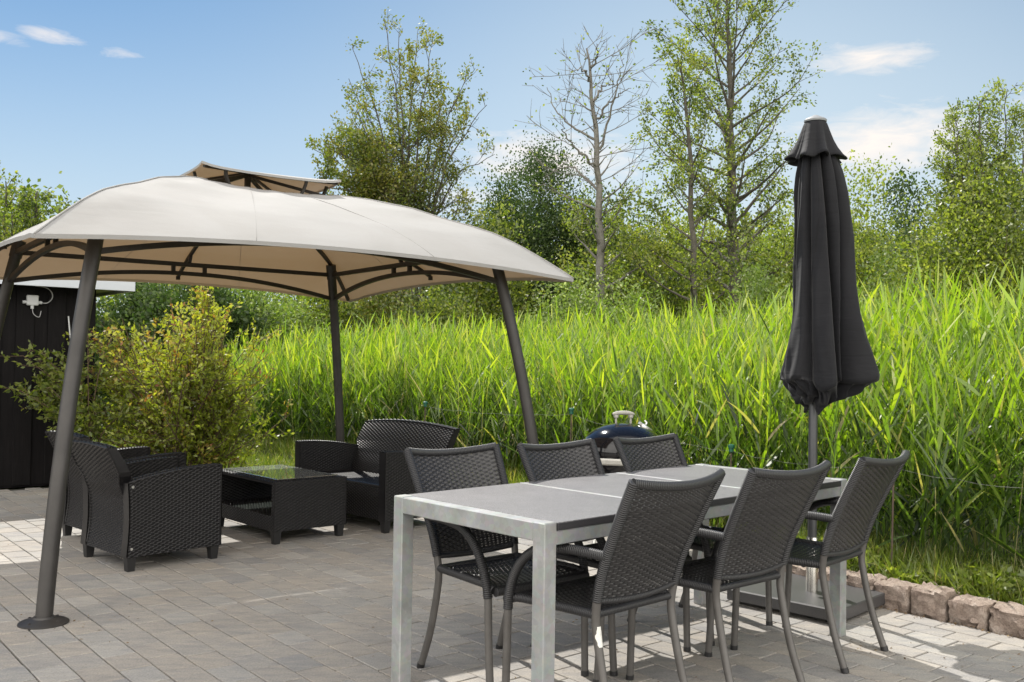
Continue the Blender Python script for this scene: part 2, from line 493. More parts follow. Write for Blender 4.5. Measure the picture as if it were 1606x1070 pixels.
# ------------------------------------------------------------------ mesh helpers
class MB:
    """collects faces, builds ONE mesh object"""

    def __init__(self):
        self.v, self.f, self.uv, self.t, self.n = [], [], [], [], 0

    def add(self, verts, faces, uv=None, tint=None):
        verts = np.asarray(verts, float).reshape(-1, 3)
        k = self.n
        self.v.append(verts)
        self.f.extend([tuple(int(i) + k for i in f) for f in faces])
        self.uv.append(np.zeros((len(verts), 2)) if uv is None else np.asarray(uv, float))
        self.t.extend([tint if tint is not None else 0.5] * len(faces))
        self.n += len(verts)

    def box(self, c, s, M3=None, bev=0.0):
        """box centre c, size s; a chamfer of bev on every edge"""
        hx, hy, hz = s[0] / 2, s[1] / 2, s[2] / 2
        if bev <= 0:
            vs = np.array([(x, y, z) for z in (-hz, hz) for y in (-hy, hy) for x in (-hx, hx)])
            fs = [(0, 2, 3, 1), (4, 5, 7, 6), (0, 1, 5, 4), (2, 6, 7, 3), (0, 4, 6, 2), (1, 3, 7, 5)]
        else:
            b = min(bev, hx * .9, hy * .9, hz * .9)
            vs, idx = [], {}
            for sx in (-1, 1):
                for sy in (-1, 1):
                    for sz in (-1, 1):
                        for ax in range(3):
                            p = [sx * (hx - b), sy * (hy - b), sz * (hz - b)]
                            p[ax] = (sx * hx, sy * hy, sz * hz)[ax]
                            idx[(sx, sy, sz, ax)] = len(vs)
                            vs.append(p)
            fs = []
            def q(keys):
                fs.append([idx[k] for k in keys])
            for ax in range(3):
                o = [i for i in range(3) if i != ax]
                for s_ in (-1, 1):
                    ring = []
                    for (p, r_) in ((-1, -1), (1, -1), (1, 1), (-1, 1)):
                        k = [0, 0, 0]
                        k[ax], k[o[0]], k[o[1]] = s_, p, r_
                        ring.append((*k, ax))
                    flip = (s_ < 0) ^ (ax == 1)
                    q(ring[::-1] if flip else ring)
            for a1 in range(3):
                for a2 in range(a1 + 1, 3):
                    a3 = 3 - a1 - a2
                    for p in (-1, 1):
                        for r_ in (-1, 1):
                            k0, k1 = [0, 0, 0], [0, 0, 0]
                            k0[a1] = k1[a1] = p
                            k0[a2] = k1[a2] = r_
                            k0[a3], k1[a3] = -1, 1
                            q([(*k0, a1), (*k1, a1), (*k1, a2), (*k0, a2)])
            for sx in (-1, 1):
                for sy in (-1, 1):
                    for sz in (-1, 1):
                        q([(sx, sy, sz, 0), (sx, sy, sz, 1), (sx, sy, sz, 2)])
            vs = np.array(vs)
        if M3 is not None:
            vs = vs @ np.asarray(M3).T
        self.add(vs + np.asarray(c), fs)

    def tube(self, path, r, n=10, cap=True, square=False, flat=1.0, uvs=True):
        P = np.asarray(path, float)
        K = len(P)
        rr = np.full(K, r) if np.isscalar(r) else np.asarray(r, float)
        T = np.gradient(P, axis=0)
        T /= np.linalg.norm(T, axis=1)[:, None] + 1e-12
        ref = np.array([0, 0, 1.0]) if abs(T[0][2]) < .9 else np.array([1.0, 0, 0])
        N = np.cross(T[0], ref)
        N /= np.linalg.norm(N)
        if square:
            n = 4
        ang = np.arange(n) / n * 2 * math.pi + (math.pi / 4 if square else 0)
        L = np.concatenate([[0], np.cumsum(np.linalg.norm(np.diff(P, axis=0), axis=1))])
        vs, uv = [], []
        for i in range(K):
            N = N - T[i] * (N @ T[i])
            N /= np.linalg.norm(N) + 1e-12
            B = np.cross(T[i], N)
            k = math.sqrt(2) if square else 1
            for a in ang:
                vs.append(P[i] + rr[i] * k * (math.cos(a) * N * flat + math.sin(a) * B))
                uv.append((a / 6.2832, L[i]))
        fs = []
        for i in range(K - 1):
            for j in range(n):
                a, b = i * n + j, i * n + (j + 1) % n
                fs.append((a, b, b + n, a + n))
        if cap:
            fs.append(tuple(range(n))[::-1])
            fs.append(tuple((K - 1) * n + j for j in range(n)))
        self.add(vs, fs, uv)

    def lathe(self, prof, n=24, c=(0, 0, 0), caps=True):
        """prof: list of (radius, z)"""
        c = np.asarray(c, float)
        vs, fs = [], []
        for (r, z) in prof:
            for j in range(n):
                a = 2 * math.pi * j / n
                vs.append((c[0] + r * math.cos(a), c[1] + r * math.sin(a), c[2] + z))
        for i in range(len(prof) - 1):
            for j in range(n):
                a, b = i * n + j, i * n + (j + 1) % n
                fs.append((a, b, b + n, a + n))
        if caps:
            fs.append(tuple(range(n))[::-1])
            fs.append(tuple((len(prof) - 1) * n + j for j in range(n)))
        self.add(vs, fs)

    def grid(self, S, nu, nv, flip=False):
        u, v = np.meshgrid(np.linspace(0, 1, nu + 1), np.linspace(0, 1, nv + 1), indexing='ij')
        P = S(u.ravel(), v.ravel())
        fs = []
        for i in range(nu):
            for j in range(nv):
                a = i * (nv + 1) + j
                q = (a, a + nv + 1, a + nv + 2, a + 1)
                fs.append(q[::-1] if flip else q)
        self.add(P, fs, np.stack([u.ravel(), v.ravel()], 1))

    def weave(self, S, nu, nv, amp=.003, wf=.93, stakes=True):
        """flat cane strands along u, passing over and under upright stakes: real strips with real gaps"""
        e = 1e-3

        def nrm(u, v):
            du = S(np.clip(u + e, 0, 1), v) - S(np.clip(u - e, 0, 1), v)
            dv = S(u, np.clip(v + e, 0, 1)) - S(u, np.clip(v - e, 0, 1))
            n = np.cross(du, dv)
            return n / (np.linalg.norm(n, axis=1)[:, None] + 1e-12)
        K = 2 * nu + 1
        uk = np.linspace(0, 1, K)
        offs = np.zeros(K)
        offs[1::2] = [(-1) ** i for i in range(nu)]
        for j in range(nv):
            o = offs * (amp if j % 2 == 0 else -amp)
            vc = (j + .5) / nv
            h = .5 * wf / nv
            rows = []
            for w, bl in ((-h, .55), (0, 1.25), (h, .55)):
                v = np.full(K, vc + w)
                rows.append(S(uk, v) + nrm(uk, v) * (o * bl)[:, None])
            P = np.concatenate(rows)
            fs = []
            for r_ in range(2):
                for k in range(K - 1):
                    a = r_ * K + k
                    fs.append((a, a + 1, a + 1 + K, a + K))
            self.add(P, fs)
        if stakes:
            nvs = 10
            vv = np.linspace(0, 1, nvs + 1)
            for i in range(nu):
                uc = (i + .5) / nu
                w = .34 / nu
                A = S(np.full(nvs + 1, uc - w), vv)
                B = S(np.full(nvs + 1, uc + w), vv)
                self.add(np.concatenate([A, B]), [(k, k + nvs + 1, k + nvs + 2, k + 1) for k in range(nvs)])

    def build(self, name, mat, parent=None, smooth=False, loc=None, sharp=None):
        me = bpy.data.meshes.new(name)
        V = np.concatenate(self.v) if self.v else np.zeros((0, 3))
        me.from_pydata(V.tolist(), [], self.f)
        uvl = me.uv_layers.new(name='UVMap')
        U = np.concatenate(self.uv)
        li = np.empty(len(me.loops), dtype=np.int32)
        me.loops.foreach_get('vertex_index', li)
        uvl.data.foreach_set('uv', U[li].ravel().astype(np.float32))
        at = me.attributes.new('tint', 'FLOAT', 'FACE')
        at.data.foreach_set('value', np.asarray(self.t, np.float32))
        me.materials.append(mat)
        if smooth:
            me.polygons.foreach_set('use_smooth', [True] * len(me.polygons))
            if sharp:
                me.set_sharp_from_angle(angle=R(sharp))
        o = bpy.data.objects.new(name, me)
        COL.objects.link(o)
        if parent is not None:
            o.parent = parent
        if loc is not None:
            o.location = loc
        return o


def quads_obj(name, V, mat, parent=None, tint=None, tris=None, loc=None):
    """fast build of N separate quads: V is (N,4,3)"""
    V = np.asarray(V, np.float32)
    N = len(V)
    me = bpy.data.meshes.new(name)
    me.vertices.add(N * 4)
    me.vertices.foreach_set('co', V.reshape(-1))
    me.loops.add(N * 4)
    me.loops.foreach_set('vertex_index', np.arange(N * 4, dtype=np.int32))
    me.polygons.add(N)
    me.polygons.foreach_set('loop_start', np.arange(0, N * 4, 4, dtype=np.int32))
    me.polygons.foreach_set('loop_total', np.full(N, 4, np.int32))
    me.update(calc_edges=True)
    at = me.attributes.new('tint', 'FLOAT', 'FACE')
    at.data.foreach_set('value', np.asarray(tint if tint is not None else np.full(N, .5), np.float32))
    me.materials.append(mat)
    o = bpy.data.objects.new(name, me)
    COL.objects.link(o)
    if parent is not None:
        o.parent = parent
    if loc is not None:
        o.location = loc
    return o


def tag(o, label=None, cat=None, group=None, kind=None):
    if label:
        o['label'] = label
    if cat:
        o['category'] = cat
    if group:
        o['group'] = group
    if kind:
        o['kind'] = kind
    return o


def thing(name, label, cat, loc=(0, 0, 0), rz=0.0, group=None):
    o = bpy.data.objects.new(name, None)
    o.empty_display_size = .2
    COL.objects.link(o)
    o.location = loc
    o.rotation_euler = (0, 0, rz)
    return tag(o, label, cat, group)


def dup(root, loc, rz, label, group=None):
    r = root.copy()
    COL.objects.link(r)
    r.location = loc
    r.rotation_euler = (0, 0, rz)
    r['label'] = label
    if group:
        r['group'] = group
    for ch in list(root.children):
        c = ch.copy()
        COL.objects.link(c)
        c.parent = r
        for g in list(ch.children):
            d = g.copy()
            COL.objects.link(d)
            d.parent = c
    return r


def smooth_path(pts, n=24):
    """Catmull-Rom through pts"""
    P = np.asarray(pts, float)
    P = np.vstack([2 * P[0] - P[1], P, 2 * P[-1] - P[-2]])
    out = []
    segs = len(P) - 3
    per = max(2, n // segs)
    for i in range(segs):
        p0, p1, p2, p3 = P[i:i + 4]
        for k in range(per):
            t = k / per
            out.append(.5 * ((2 * p1) + (-p0 + p2) * t + (2 * p0 - 5 * p1 + 4 * p2 - p3) * t * t + (-p0 + 3 * p1 - 3 * p2 + p3) * t ** 3))
    out.append(P[-2])
    return np.array(out)


# patio frame: d runs along the paver rows (and the kerb), n points out towards the reeds
TH = R(-50.5)
D2 = np.array([math.cos(TH), math.sin(TH)])
N2 = np.array([-math.sin(TH), math.cos(TH)])
YAW_N = math.atan2(N2[1], N2[0])


def st(s, t, z=0.0):
    p = s * N2 + t * D2
    return np.array([p[0], p[1], z])


S_KERB = 4.77
T_KERB0 = -3.95

# ------------------------------------------------------------------ ground
def build_ground():
    ss = [-220, -90, -40, -15, -6, -3, 0, 2, 3.5, 4.5, 4.80, 4.90, 5.05, 5.3, 5.5, 5.7, 6.5, 8, 10, 13, 17, 22, 30, 45, 70, 120, 260]
    tt = [-260, -120, -70, -45, -32, -24, -18, -14, -11, -9, -7, -5.5, -4.3, -3.97, -3.9, -3, -1.5, 0, 2, 5, 10, 20, 40, 90, 220]
    mb = MB()
    vs, fs = [], []
    for s in ss:
        for t in tt:
            z = -.035
            if s > 4.85 and t > -3.95:
                z = .075
            elif s > 5.6:
                z = .04
            if s > 14:
                z += .02 * (min(s, 60) - 14)
            vs.append(st(s, t, z))
    nt_ = len(tt)
    for i in range(len(ss) - 1):
        for j in range(nt_ - 1):
            a = i * nt_ + j
            fs.append((a, a + 1, a + nt_ + 1, a + nt_))
    mb.add(vs, [f[::-1] for f in fs])
    tag(mb.build('ground', MAT['soil']), kind='structure')


build_ground()


def build_patio():
    rng = np.random.RandomState(4)
    mb = MB()
    W, L, J = .14, .21, .0062
    s0 = -3.22
    rows = int((5.55 - s0) / W)
    for i in range(rows):
        s = s0 + i * W
        off = (L / 2 if i % 2 else 0) + rng.uniform(-.02, .02)
        for k in range(60):
            t = -10.3 + k * L + off
            if t + L < -10.0 or t > 1.6:
                continue
            if s + W > S_KERB + .01 and t + L > T_KERB0 - .02:
                continue
            if s > 2.62 and t < -8.55:
                continue
            if t < -10.05:
                continue
            w2, l2 = W / 2 - J / 2 - rng.uniform(0, .001), L / 2 - J / 2 - rng.uniform(0, .0012)
            c = np.array([s + W / 2, t + L / 2])
            dz = rng.uniform(-.0015, .0015)
            tx, ty = rng.uniform(-.006, .006, 2)
            rot = rng.uniform(-.004, .004)
            vs = []
            for (ins, z) in ((0, -.03), (0, -.0030), (.0020, 0)):
                for (a, b) in ((-1, -1), (1, -1), (1, 1), (-1, 1)):
                    x, y = a * (w2 - ins), b * (l2 - ins)
                    zz = z + (dz + x * tx + y * ty if z > -.02 else 0)
                    x, y = x - rot * y, y + rot * x
                    vs.append(st(c[0] + x, c[1] + y, zz))
            fs = [(8, 9, 10, 11)[::-1]]
            for r_ in (0, 4):
                for j in range(4):
                    a, b = r_ + j, r_ + (j + 1) % 4
                    fs.append((a, b, b + 4, a + 4)[::-1])
            mb.add(vs, fs, tint=float(rng.beta(1.6, 1.6)))
    tag(mb.build('patio', MAT['paver']), kind='structure')
    # sand bed showing in the joints
    mb = MB()
    for (a, b, c_, d_) in ((-3.2, 2.6, -10.05, 1.55), (2.6, S_KERB + .005, -8.5, 1.55), (S_KERB + .005, 5.5, -8.5, T_KERB0 - .02)):
        mb.add([st(a, c_, -.011), st(b, c_, -.011), st(b, d_, -.011), st(a, d_, -.011)], [(0, 1, 2, 3)[::-1]])
    tag(mb.build('paving_sand', MAT['sand']), kind='structure')


build_patio()


# ------------------------------------------------------------------ kerb stones
def build_kerb():
    rng = np.random.RandomState(8)
    t = T_KERB0 + .02
    lab = {}
    i = 0
    stones = []
    while t < -1.45:
        w = rng.uniform(.165, .205)
        stones.append((t, w))
        t += w + .015
    n = len(stones)
    vis = [k for k, (t, w) in enumerate(stones) if t < -1.98]
    for k, (t, w) in enumerate(stones):
        g = 7
        hw, hd, h = w / 2, .085, .135 + rng.uniform(-.008, .012)
        vs, ids, fs = [], {}, []
        # cube surface grid, rounded and roughened
        def vert(i, j, m):
            if (i, j, m) in ids:
                return ids[(i, j, m)]
            p = np.array([i, j, m], float) / g * 2 - 1
            q = np.sign(p) * np.abs(p) ** .9
            rr = np.linalg.norm(p)
            k_ = 1 - .05 * max(0, (np.abs(p) > .75).sum() - 1)
            x, y, z = q[0] * hw * k_ ** .6, q[1] * hd * k_, q[2]
            amp = .0065
            bump_ = .006 * (math.sin(p[0] * 3.1 + k * 2.3) * math.cos(p[2] * 2.7 + k) + .6 * math.sin(p[1] * 4 + p[0] * 2 + k * 1.3))
            x += rng.normal(0, amp * .5)
            y += rng.normal(0, amp) + bump_
            zz = (z * .5 + .5) * h
            if m == g:
                zz += rng.normal(0, amp)
            if abs(p[2]) > .75:
                zz -= .004 * (np.abs(p) > .75).sum()
            ids[(i, j, m)] = len(vs)
            vs.append((y, x, zz - .005))
            return ids[(i, j, m)]
        for a in range(g):
            for b in range(g):
                fs.append((vert(a, b, g), vert(a, b + 1, g), vert(a + 1, b + 1, g), vert(a + 1, b, g)))
                for e_ in (0, g):
                    fs.append((vert(a, e_, b), vert(a + 1, e_, b), vert(a + 1, e_, b + 1), vert(a, e_, b + 1)))
                    fs.append((vert(e_, a, b), vert(e_, a + 1, b), vert(e_, a + 1, b + 1), vert(e_, a, b + 1)))
        mb = MB()
        mb.add(vs, fs)
        o = mb.build('kerb_stone', MAT['kerb'], smooth=True, sharp=26)
        p = st(S_KERB + .085 + rng.uniform(-.006, .006), t + w / 2, 0)
        o.location = p
        o.rotation_euler = (0, 0, YAW_N + rng.uniform(-.05, .05))
        px = 803 + 1497 * p[0] / p[1]
        if px > 1625:
            lb = 'rough granite kerb stone beyond the right edge of the photo'
        elif px > 1570:
            lb = 'rough granite kerb stone cut off by the right edge of the photo'
        else:
            lb = None
        lab[k] = (o, lb, px)
    unl = [(o, px) for (o, lb, px) in lab.values() if lb is None]
    unl.sort(key=lambda q: -q[1])
    names = ['rough pinkish granite kerb stone, first whole one from the right edge', 'rough granite kerb stone, second whole one from the right edge',
             'rough granite kerb stone, third whole one from the right edge', 'rough granite kerb stone, fourth whole one from the right edge, by the thin fence stake',
             'rough granite kerb stone right beside the corner of the black parasol stand']
    for i, (o, px) in enumerate(unl):
        lb = names[i] if i < len(names) else 'brown granite kerb stone hidden behind chairs and the parasol stand'
        tag(o, lb, 'kerb stone', 'granite kerb stones along the patio edge')
    for (o, lb, px) in lab.values():
        if lb:
            tag(o, lb, 'kerb stone', 'granite kerb stones along the patio edge')


build_kerb()


# ------------------------------------------------------------------ shed
def build_shed():
    # local frame: x along the wall (n), y = d direction (towards the camera), origin at the visible corner
    t = thing('shed', 'black stained wooden shed with white roof edge at the left', 'shed', st(2.86, -10.1, 0), YAW_N)
    rng = np.random.RandomState(2)
    # in this frame +y is -D2 (since z up): local y axis = rotate90(n) = -d
    mb = MB()
    Wd, Dp, H = 6.6, 3.4, 1.97
    # core
    mb.box((-Wd / 2, Dp / 2, H / 2), (Wd, Dp, H))
    # vertical boards on the front: wide under-boards with narrower cover boards
    x = 0.0
    k = 0
    while x > -Wd:
        w = rng.uniform(.135, .15)
        prot = .022 if k % 2 == 0 else .004
        mb.box((x - w / 2, -prot / 2 - .002, H / 2 + .01), (w - (.004 if k % 2 else -.018), prot + .004, H - .02), bev=.003)
        x -= w
        k += 1
    y = .02
    k = 0
    while y < Dp:
        w = .14
        prot = .022 if k % 2 == 0 else .004
        mb.box((prot / 2 + .002, y + w / 2, H / 2 + .01), (prot + .004, w - .004, H - .02), bev=.003)
        y += w
        k += 1
    mb.build('wall', MAT['shed_wood'], t)
    # roof: overhang .28 front, .31 side
    mb = MB()
    fr, sd, th = .28, .31, .135
    mb.box((-Wd / 2 + sd / 2, Dp / 2, H + .075), (Wd + sd - .05, Dp + 2 * fr - .05, .07))
    roof = mb.build('roof', MAT['roof_felt'], t)
    mb = MB()
    mb.box((-Wd / 2 + sd / 2, -fr, H + .022), (Wd + sd, .022, th), bev=.003)
    mb.box((sd - .011, Dp / 2 + .014, H + .022), (.022, Dp + 2 * fr - .03, th), bev=.003)
    mb.build('fascia', MAT['white_paint'], roof)
    mb = MB()
    mb.box((-Wd / 2 + sd / 2 - .02, -fr / 2 + .001, H - .004), (Wd + sd - .06, fr - .03, .014))
    mb.box((sd / 2 + .005, Dp / 2, H - .006), (sd - .03, Dp - .01, .014))
    mb.build('soffit', MAT['soffit'], roof)
    # thin pale hook rod hanging on the wall
    mb = MB()
    mb.tube(smooth_path([(-.25, -.045, 1.66), (-.235, -.05, 1.5), (-.22, -.045, 1.38), (-.235, -.045, 1.24)], 12), .007, 6)
    mb.build('rod', MAT['box_white'], t)
    # electric box
    j = thing('junction_box', 'small white electric junction box with looped cable on the black shed wall', 'junction box', st(2.86 - .58, -10.1 + .028, 1.80), YAW_N)
    mb = MB()
    mb.box((0, -.02, 0), (.105, .045, .10), bev=.008)
    mb.build('box', MAT['box_white'], j)
    mb = MB()
    mb.tube(smooth_path([(.07, -.02, -.02), (.13, -.03, -.02), (.175, -.03, .03), (.165, -.03, .09), (.11, -.03, .13), (.02, -.03, .14)], 28), .005, 8)
    mb.tube(smooth_path([(0, -.02, -.06), (.01, -.03, -.13), (.06, -.03, -.16), (.08, -.02, -.1)], 18), .004, 6)
    mb.build('cable', MAT['cable_grey'], j)
    for (x, z) in ((-.068, -.02), (.068, -.02), (0, -.065)):
        mb = MB()
        ax = (1, 0, 0) if z > -.05 else (0, 0, 1)
        mb.tube([(x - .017 * ax[0], -.02, z - .017 * ax[2]), (x + .017 * ax[0], -.02, z + .017 * ax[2])], .015, 8)
        mb.build('gland', MAT['box_white'], j)
    l = thing('wall_sensor', 'little white motion sensor on two ball joints beside the junction box', 'sensor', st(2.86 - .80, -10.1 + .028, 1.83), YAW_N)
    mb = MB()
    mb.box((0, -.03, .0), (.05, .05, .07), bev=.01)
    mb.build('housing', MAT['box_white'], l)
    mb = MB()
    mb.lathe([(.001, -.03), (.02, -.022), (.027, 0), (.02, .022), (.001, .03)], 12, (-.05, -.035, -.085), caps=False)
    mb.build('ball_joint', MAT['box_white'], l, smooth=True)


build_shed()


# ------------------------------------------------------------------ gazebo
GC = np.array([-1.87079, 6.67107])
GYAW = 0.6366906
HX, HY, K1, K2, ZB, ZA, ECAN = 1.5236, 1.5062, .07404, .03091, 2.0148, 1.8043, 1.626
HIP = np.array([(.20, 2.418), (.297, 2.40), (.387, 2.372), (.52, 2.308), (.62, 2.232), (.69, 2.19), (.77, 2.130), (.84, 2.053), (.907, 1.965), (.95, 1.905), (1, 1.832)])
MID = np.array([(.20, 2.415), (.35, 2.352), (.5, 2.275), (.65, 2.185), (.77, 2.105), (.88, 2.015), (.95, 1.952), (1, 1.903)])


def build_gazebo():
    g = thing('gazebo', 'beige fabric gazebo on four leaning dark steel poles with a vented top', 'gazebo', (GC[0], GC[1], 0), GYAW)
    S4 = [(-1, -1), (1, -1), (1, 1), (-1, 1)]

    def pole(s, z):
        z = np.asarray(z, float)
        ins = K1 * z + K2 * z ** 2
        return np.stack([s[0] * (HX - ins), s[1] * (HY - ins), z + 0 * ins], -1)
    for s in S4:
        mb = MB()
        mb.tube(pole(s, np.linspace(.012, 2.06, 22)), .0385, 18)
        p = mb.build('pole', MAT['pole'], g, smooth=True, sharp=40)
        mb = MB()
        b = pole(s, 0.0)
        mb.lathe([(.112, 0), (.112, .006), (.104, .011), (.05, .026), (.044, .034)], 28, (b[0], b[1], 0.001))
        for k in range(4):
            a = k * math.pi / 2 + .6
            mb.lathe([(.007, .006), (.007, .016), (.003, .018)], 8, (b[0] + .085 * math.cos(a), b[1] + .085 * math.sin(a), .004))
        mb.build('base_plate', MAT['pole'], p, smooth=True, sharp=30)
        mb = MB()
        q = pole(s, np.array([1.98, 2.1]))
        mb.tube(q, .044, 14)
        mb.build('collar', MAT['pole'], p, smooth=True, sharp=40)
    for i in range(4):
        A, B = pole(S4[i], ZB), pole(S4[(i + 1) % 4], ZB)
        mb = MB()
        mb.tube([A, B], .0165, square=True)
        beam = mb.build('beam', MAT['rust_pole'], g)
        C, D = pole(S4[i], ZA), pole(S4[(i + 1) % 4], ZA)
        n = 22
        tt = np.linspace(0, 1, n)
        arch = C[None] * (1 - tt)[:, None] + D[None] * tt[:, None]
        # arch foot lies on the pole, crown just below the beam
        AB = A[None] * (1 - tt)[:, None] + B[None] * tt[:, None]
        w = 1 - np.abs(2 * tt - 1) ** 2.1
        crown = AB - np.array([0, 0, .072])
        arch = arch * (1 - w)[:, None] + crown * w[:, None]
        mb = MB()
        mb.tube(arch, .0155, square=True)
        mb.build('arch', MAT['rust_pole'], g)
        for q in (.45, .55):
            c = A * (1 - q) + B * q
            mb = MB()
            mb.tube([c - np.array([0, 0, .06]), c - np.array([0, 0, .014])], .014, square=True)
            mb.build('spacer', MAT['rust_pole'], beam)
        c = (A + B) / 2
        mb = MB()
        mb.tube([c + np.array([0, 0, .014]), c * np.array([.975, .975, 1]) + np.array([0, 0, .075])], .012, square=True)
        mb.build('strut', MAT['rust_pole'], beam)
    # rafters under the cloth
    for s in S4:
        tt = np.linspace(.262, .985, 22)
        z = np.interp(tt, HIP[:, 0], HIP[:, 1]) - .024
        P = np.stack([s[0] * ECAN * tt, s[1] * ECAN * tt, z], 1)
        mb = MB()
        mb.tube(P, .0125, square=True)
        mb.build('hip_rafter', MAT['rust_pole'], g)
    for d in ((0, -1), (1, 0), (0, 1), (-1, 0)):
        tt = np.linspace(.262, .93, 22)
        z = np.interp(tt, MID[:, 0], MID[:, 1]) - .032
        P = np.stack([d[0] * ECAN * tt, d[1] * ECAN * tt, z], 1)
        mb = MB()
        mb.tube(P, .011, square=True)
        mb.tube([P[-1] + np.array([0, 0, -.026]), P[-1] + np.array([0, 0, .004])], .018, 8)
        mb.build('rafter', MAT['rust_pole'], g)
    # canopy
    mb = MB()
    rng = np.random.RandomState(5)
    for k, (nx, ny) in enumerate(((0, -1), (1, 0), (0, 1), (-1, 0))):
        tx, ty = -ny, nx
        ph = rng.uniform(0, 6, 4)

        def S(u, v, nx=nx, ny=ny, tx=tx, ty=ty, ph=ph):
            w = u * 2 - 1
            t = .262 + .738 * v
            zh = np.interp(t, HIP[:, 0], HIP[:, 1])
            zm = np.interp(t, MID[:, 0], MID[:, 1])
            a = np.abs(w)
            z = zm + (zh - zm) * a ** 2.0
            # slack between the mid rafter and the hips, soft drapes near the hip
            z = z - .012 * np.sin(math.pi * a) ** 2 * np.sin(math.pi * v)
            z = z + .003 * np.sin(9 * w + ph[0] + 4 * v) * (1 - a ** 8) * np.sin(math.pi * v) ** .5
            z = z + .006 * np.exp(-((a - .9) / .06) ** 2) * np.sin(26 * t + ph[1]) + .0035 * np.sin(17 * w + 6 * v + ph[2]) * np.exp(-((v - .12) / .16) ** 2) * (1 - a ** 20)
            e = ECAN * t
            # eave line pulled in a little between corners
            pull = 1 - .018 * (1 - w ** 2) * v ** 6
            return np.stack([nx * e * pull + tx * e * w, ny * e * pull + ty * e * w, z], 1)
        mb.grid(S, 40, 34)
        # hem
        uu = np.linspace(0, 1, 41)
        top = S(uu, np.ones(41))
        low = top + np.array([nx * -.002, ny * -.002, -.022])
        mb.add(np.concatenate([top, low]), [(i, i + 1, i + 42, i + 41)[::-1] for i in range(40)])
    can = mb.build('canopy', MAT['canopy'], g, smooth=True, sharp=35)
    # piping along hips
    for s in S4:
        tt = np.linspace(.262, 1, 26)
        z = np.interp(tt, HIP[:, 0], HIP[:, 1]) + .001
        mb = MB()
        mb.tube(np.stack([s[0] * ECAN * tt, s[1] * ECAN * tt, z], 1), .0055, 6)
        mb.build('seam', MAT['canopy'], can, smooth=True)
    for (nx, ny) in ((0, -1), (1, 0), (0, 1), (-1, 0)):
        for w in (-.34, .34):
            vv = np.linspace(0, 1, 26)
            t = .262 + .738 * vv
            zh, zm = np.interp(t, HIP[:, 0], HIP[:, 1]), np.interp(t, MID[:, 0], MID[:, 1])
            z = zm + (zh - zm) * w * w - .012 * math.sin(math.pi * abs(w)) ** 2 * np.sin(math.pi * vv) + .0015
            e = ECAN * t
            pull = 1 - .018 * (1 - w * w) * vv ** 6
            mb = MB()
            mb.tube(np.stack([nx * e * pull - ny * e * w, ny * e * pull + nx * e * w, z], 1), .0016, 5)
            mb.build('seam', MAT['canopy'], can, smooth=True)
    # vent frame + small roof
    EV, ZC, ZP = .483, 2.497, 2.585
    fr = ECAN * .262
    mb = MB()
    pts = [np.array([s[0] * (fr + .022), s[1] * (fr + .022), 2.362]) for s in S4]
    for i in range(4):
        mb.tube([pts[i], pts[(i + 1) % 4]], .0125, square=True)
    vf = mb.build('vent_frame', MAT['rust_pole'], g)
    mb = MB()
    mb.tube([(0, 0, 2.30), (0, 0, ZP - .012)], .017, square=True)
    mb.build('king_post', MAT['rust_pole'], vf)
    for s in S4:
        mb = MB()
        mb.tube([(0, 0, ZP - .03), (s[0] * fr, s[1] * fr, 2.39)], .0105, square=True)
        mb.tube([(s[0] * .02, s[1] * .02, ZP - .02), (s[0] * (EV - .02), s[1] * (EV - .02), ZC - .012)], .008, square=True)
        mb.build('strut', MAT['rust_pole'], vf)
    for (nx, ny) in ((0, -1), (1, 0), (0, 1), (-1, 0)):
        tx, ty = -ny, nx
        for w in (-.66, .5):
            mb = MB()
            b0 = np.array([nx * fr + tx * w * fr, ny * fr + ty * w * fr, 2.385])
            b1 = np.array([nx * (EV - .03) + tx * w * EV, ny * (EV - .03) + ty * w * EV, ZC - .012])
            m_ = np.array([b1[0] * .97, b1[1] * .97, 2.44])
            mb.tube(smooth_path([b0, m_, b1], 10), .009, square=True)
            mb.build('vent_post', MAT['rust_pole'], vf)
    mb = MB()
    for (nx, ny) in ((0, -1), (1, 0), (0, 1), (-1, 0)):
        tx, ty = -ny, nx

        def S(u, v, nx=nx, ny=ny, tx=tx, ty=ty):
            w = u * 2 - 1
            e = EV * v
            z = ZP - (ZP - ZC) * v ** 1.0 - .012 * (1 - w ** 2) * v + .016 * np.abs(w) ** 8 * v ** 6
            return np.stack([nx * e + tx * e * w, ny * e + ty * e * w, z], 1)
        mb.grid(S, 16, 8)
        uu = np.linspace(0, 1, 17)
        top = S(uu, np.ones(17))
        low = top + np.array([0, 0, -.016])
        mb.add(np.concatenate([top, low]), [(i, i + 1, i + 18, i + 17)[::-1] for i in range(16)])
    mb.build('vent_canopy', MAT['canopy'], g, smooth=True, sharp=35)


build_gazebo()


# ------------------------------------------------------------------ dining table
TC0 = np.array([.11715664, 3.15560987])
TYAW = .7527319
TL, TW, TH_, LG = 2.035, .839, .74, .058
TA = np.array([math.cos(TYAW), math.sin(TYAW)])
TB = np.array([-math.sin(TYAW), math.cos(TYAW)])


def tuv(u, v):
    return TC0 + u * TA + v * TB


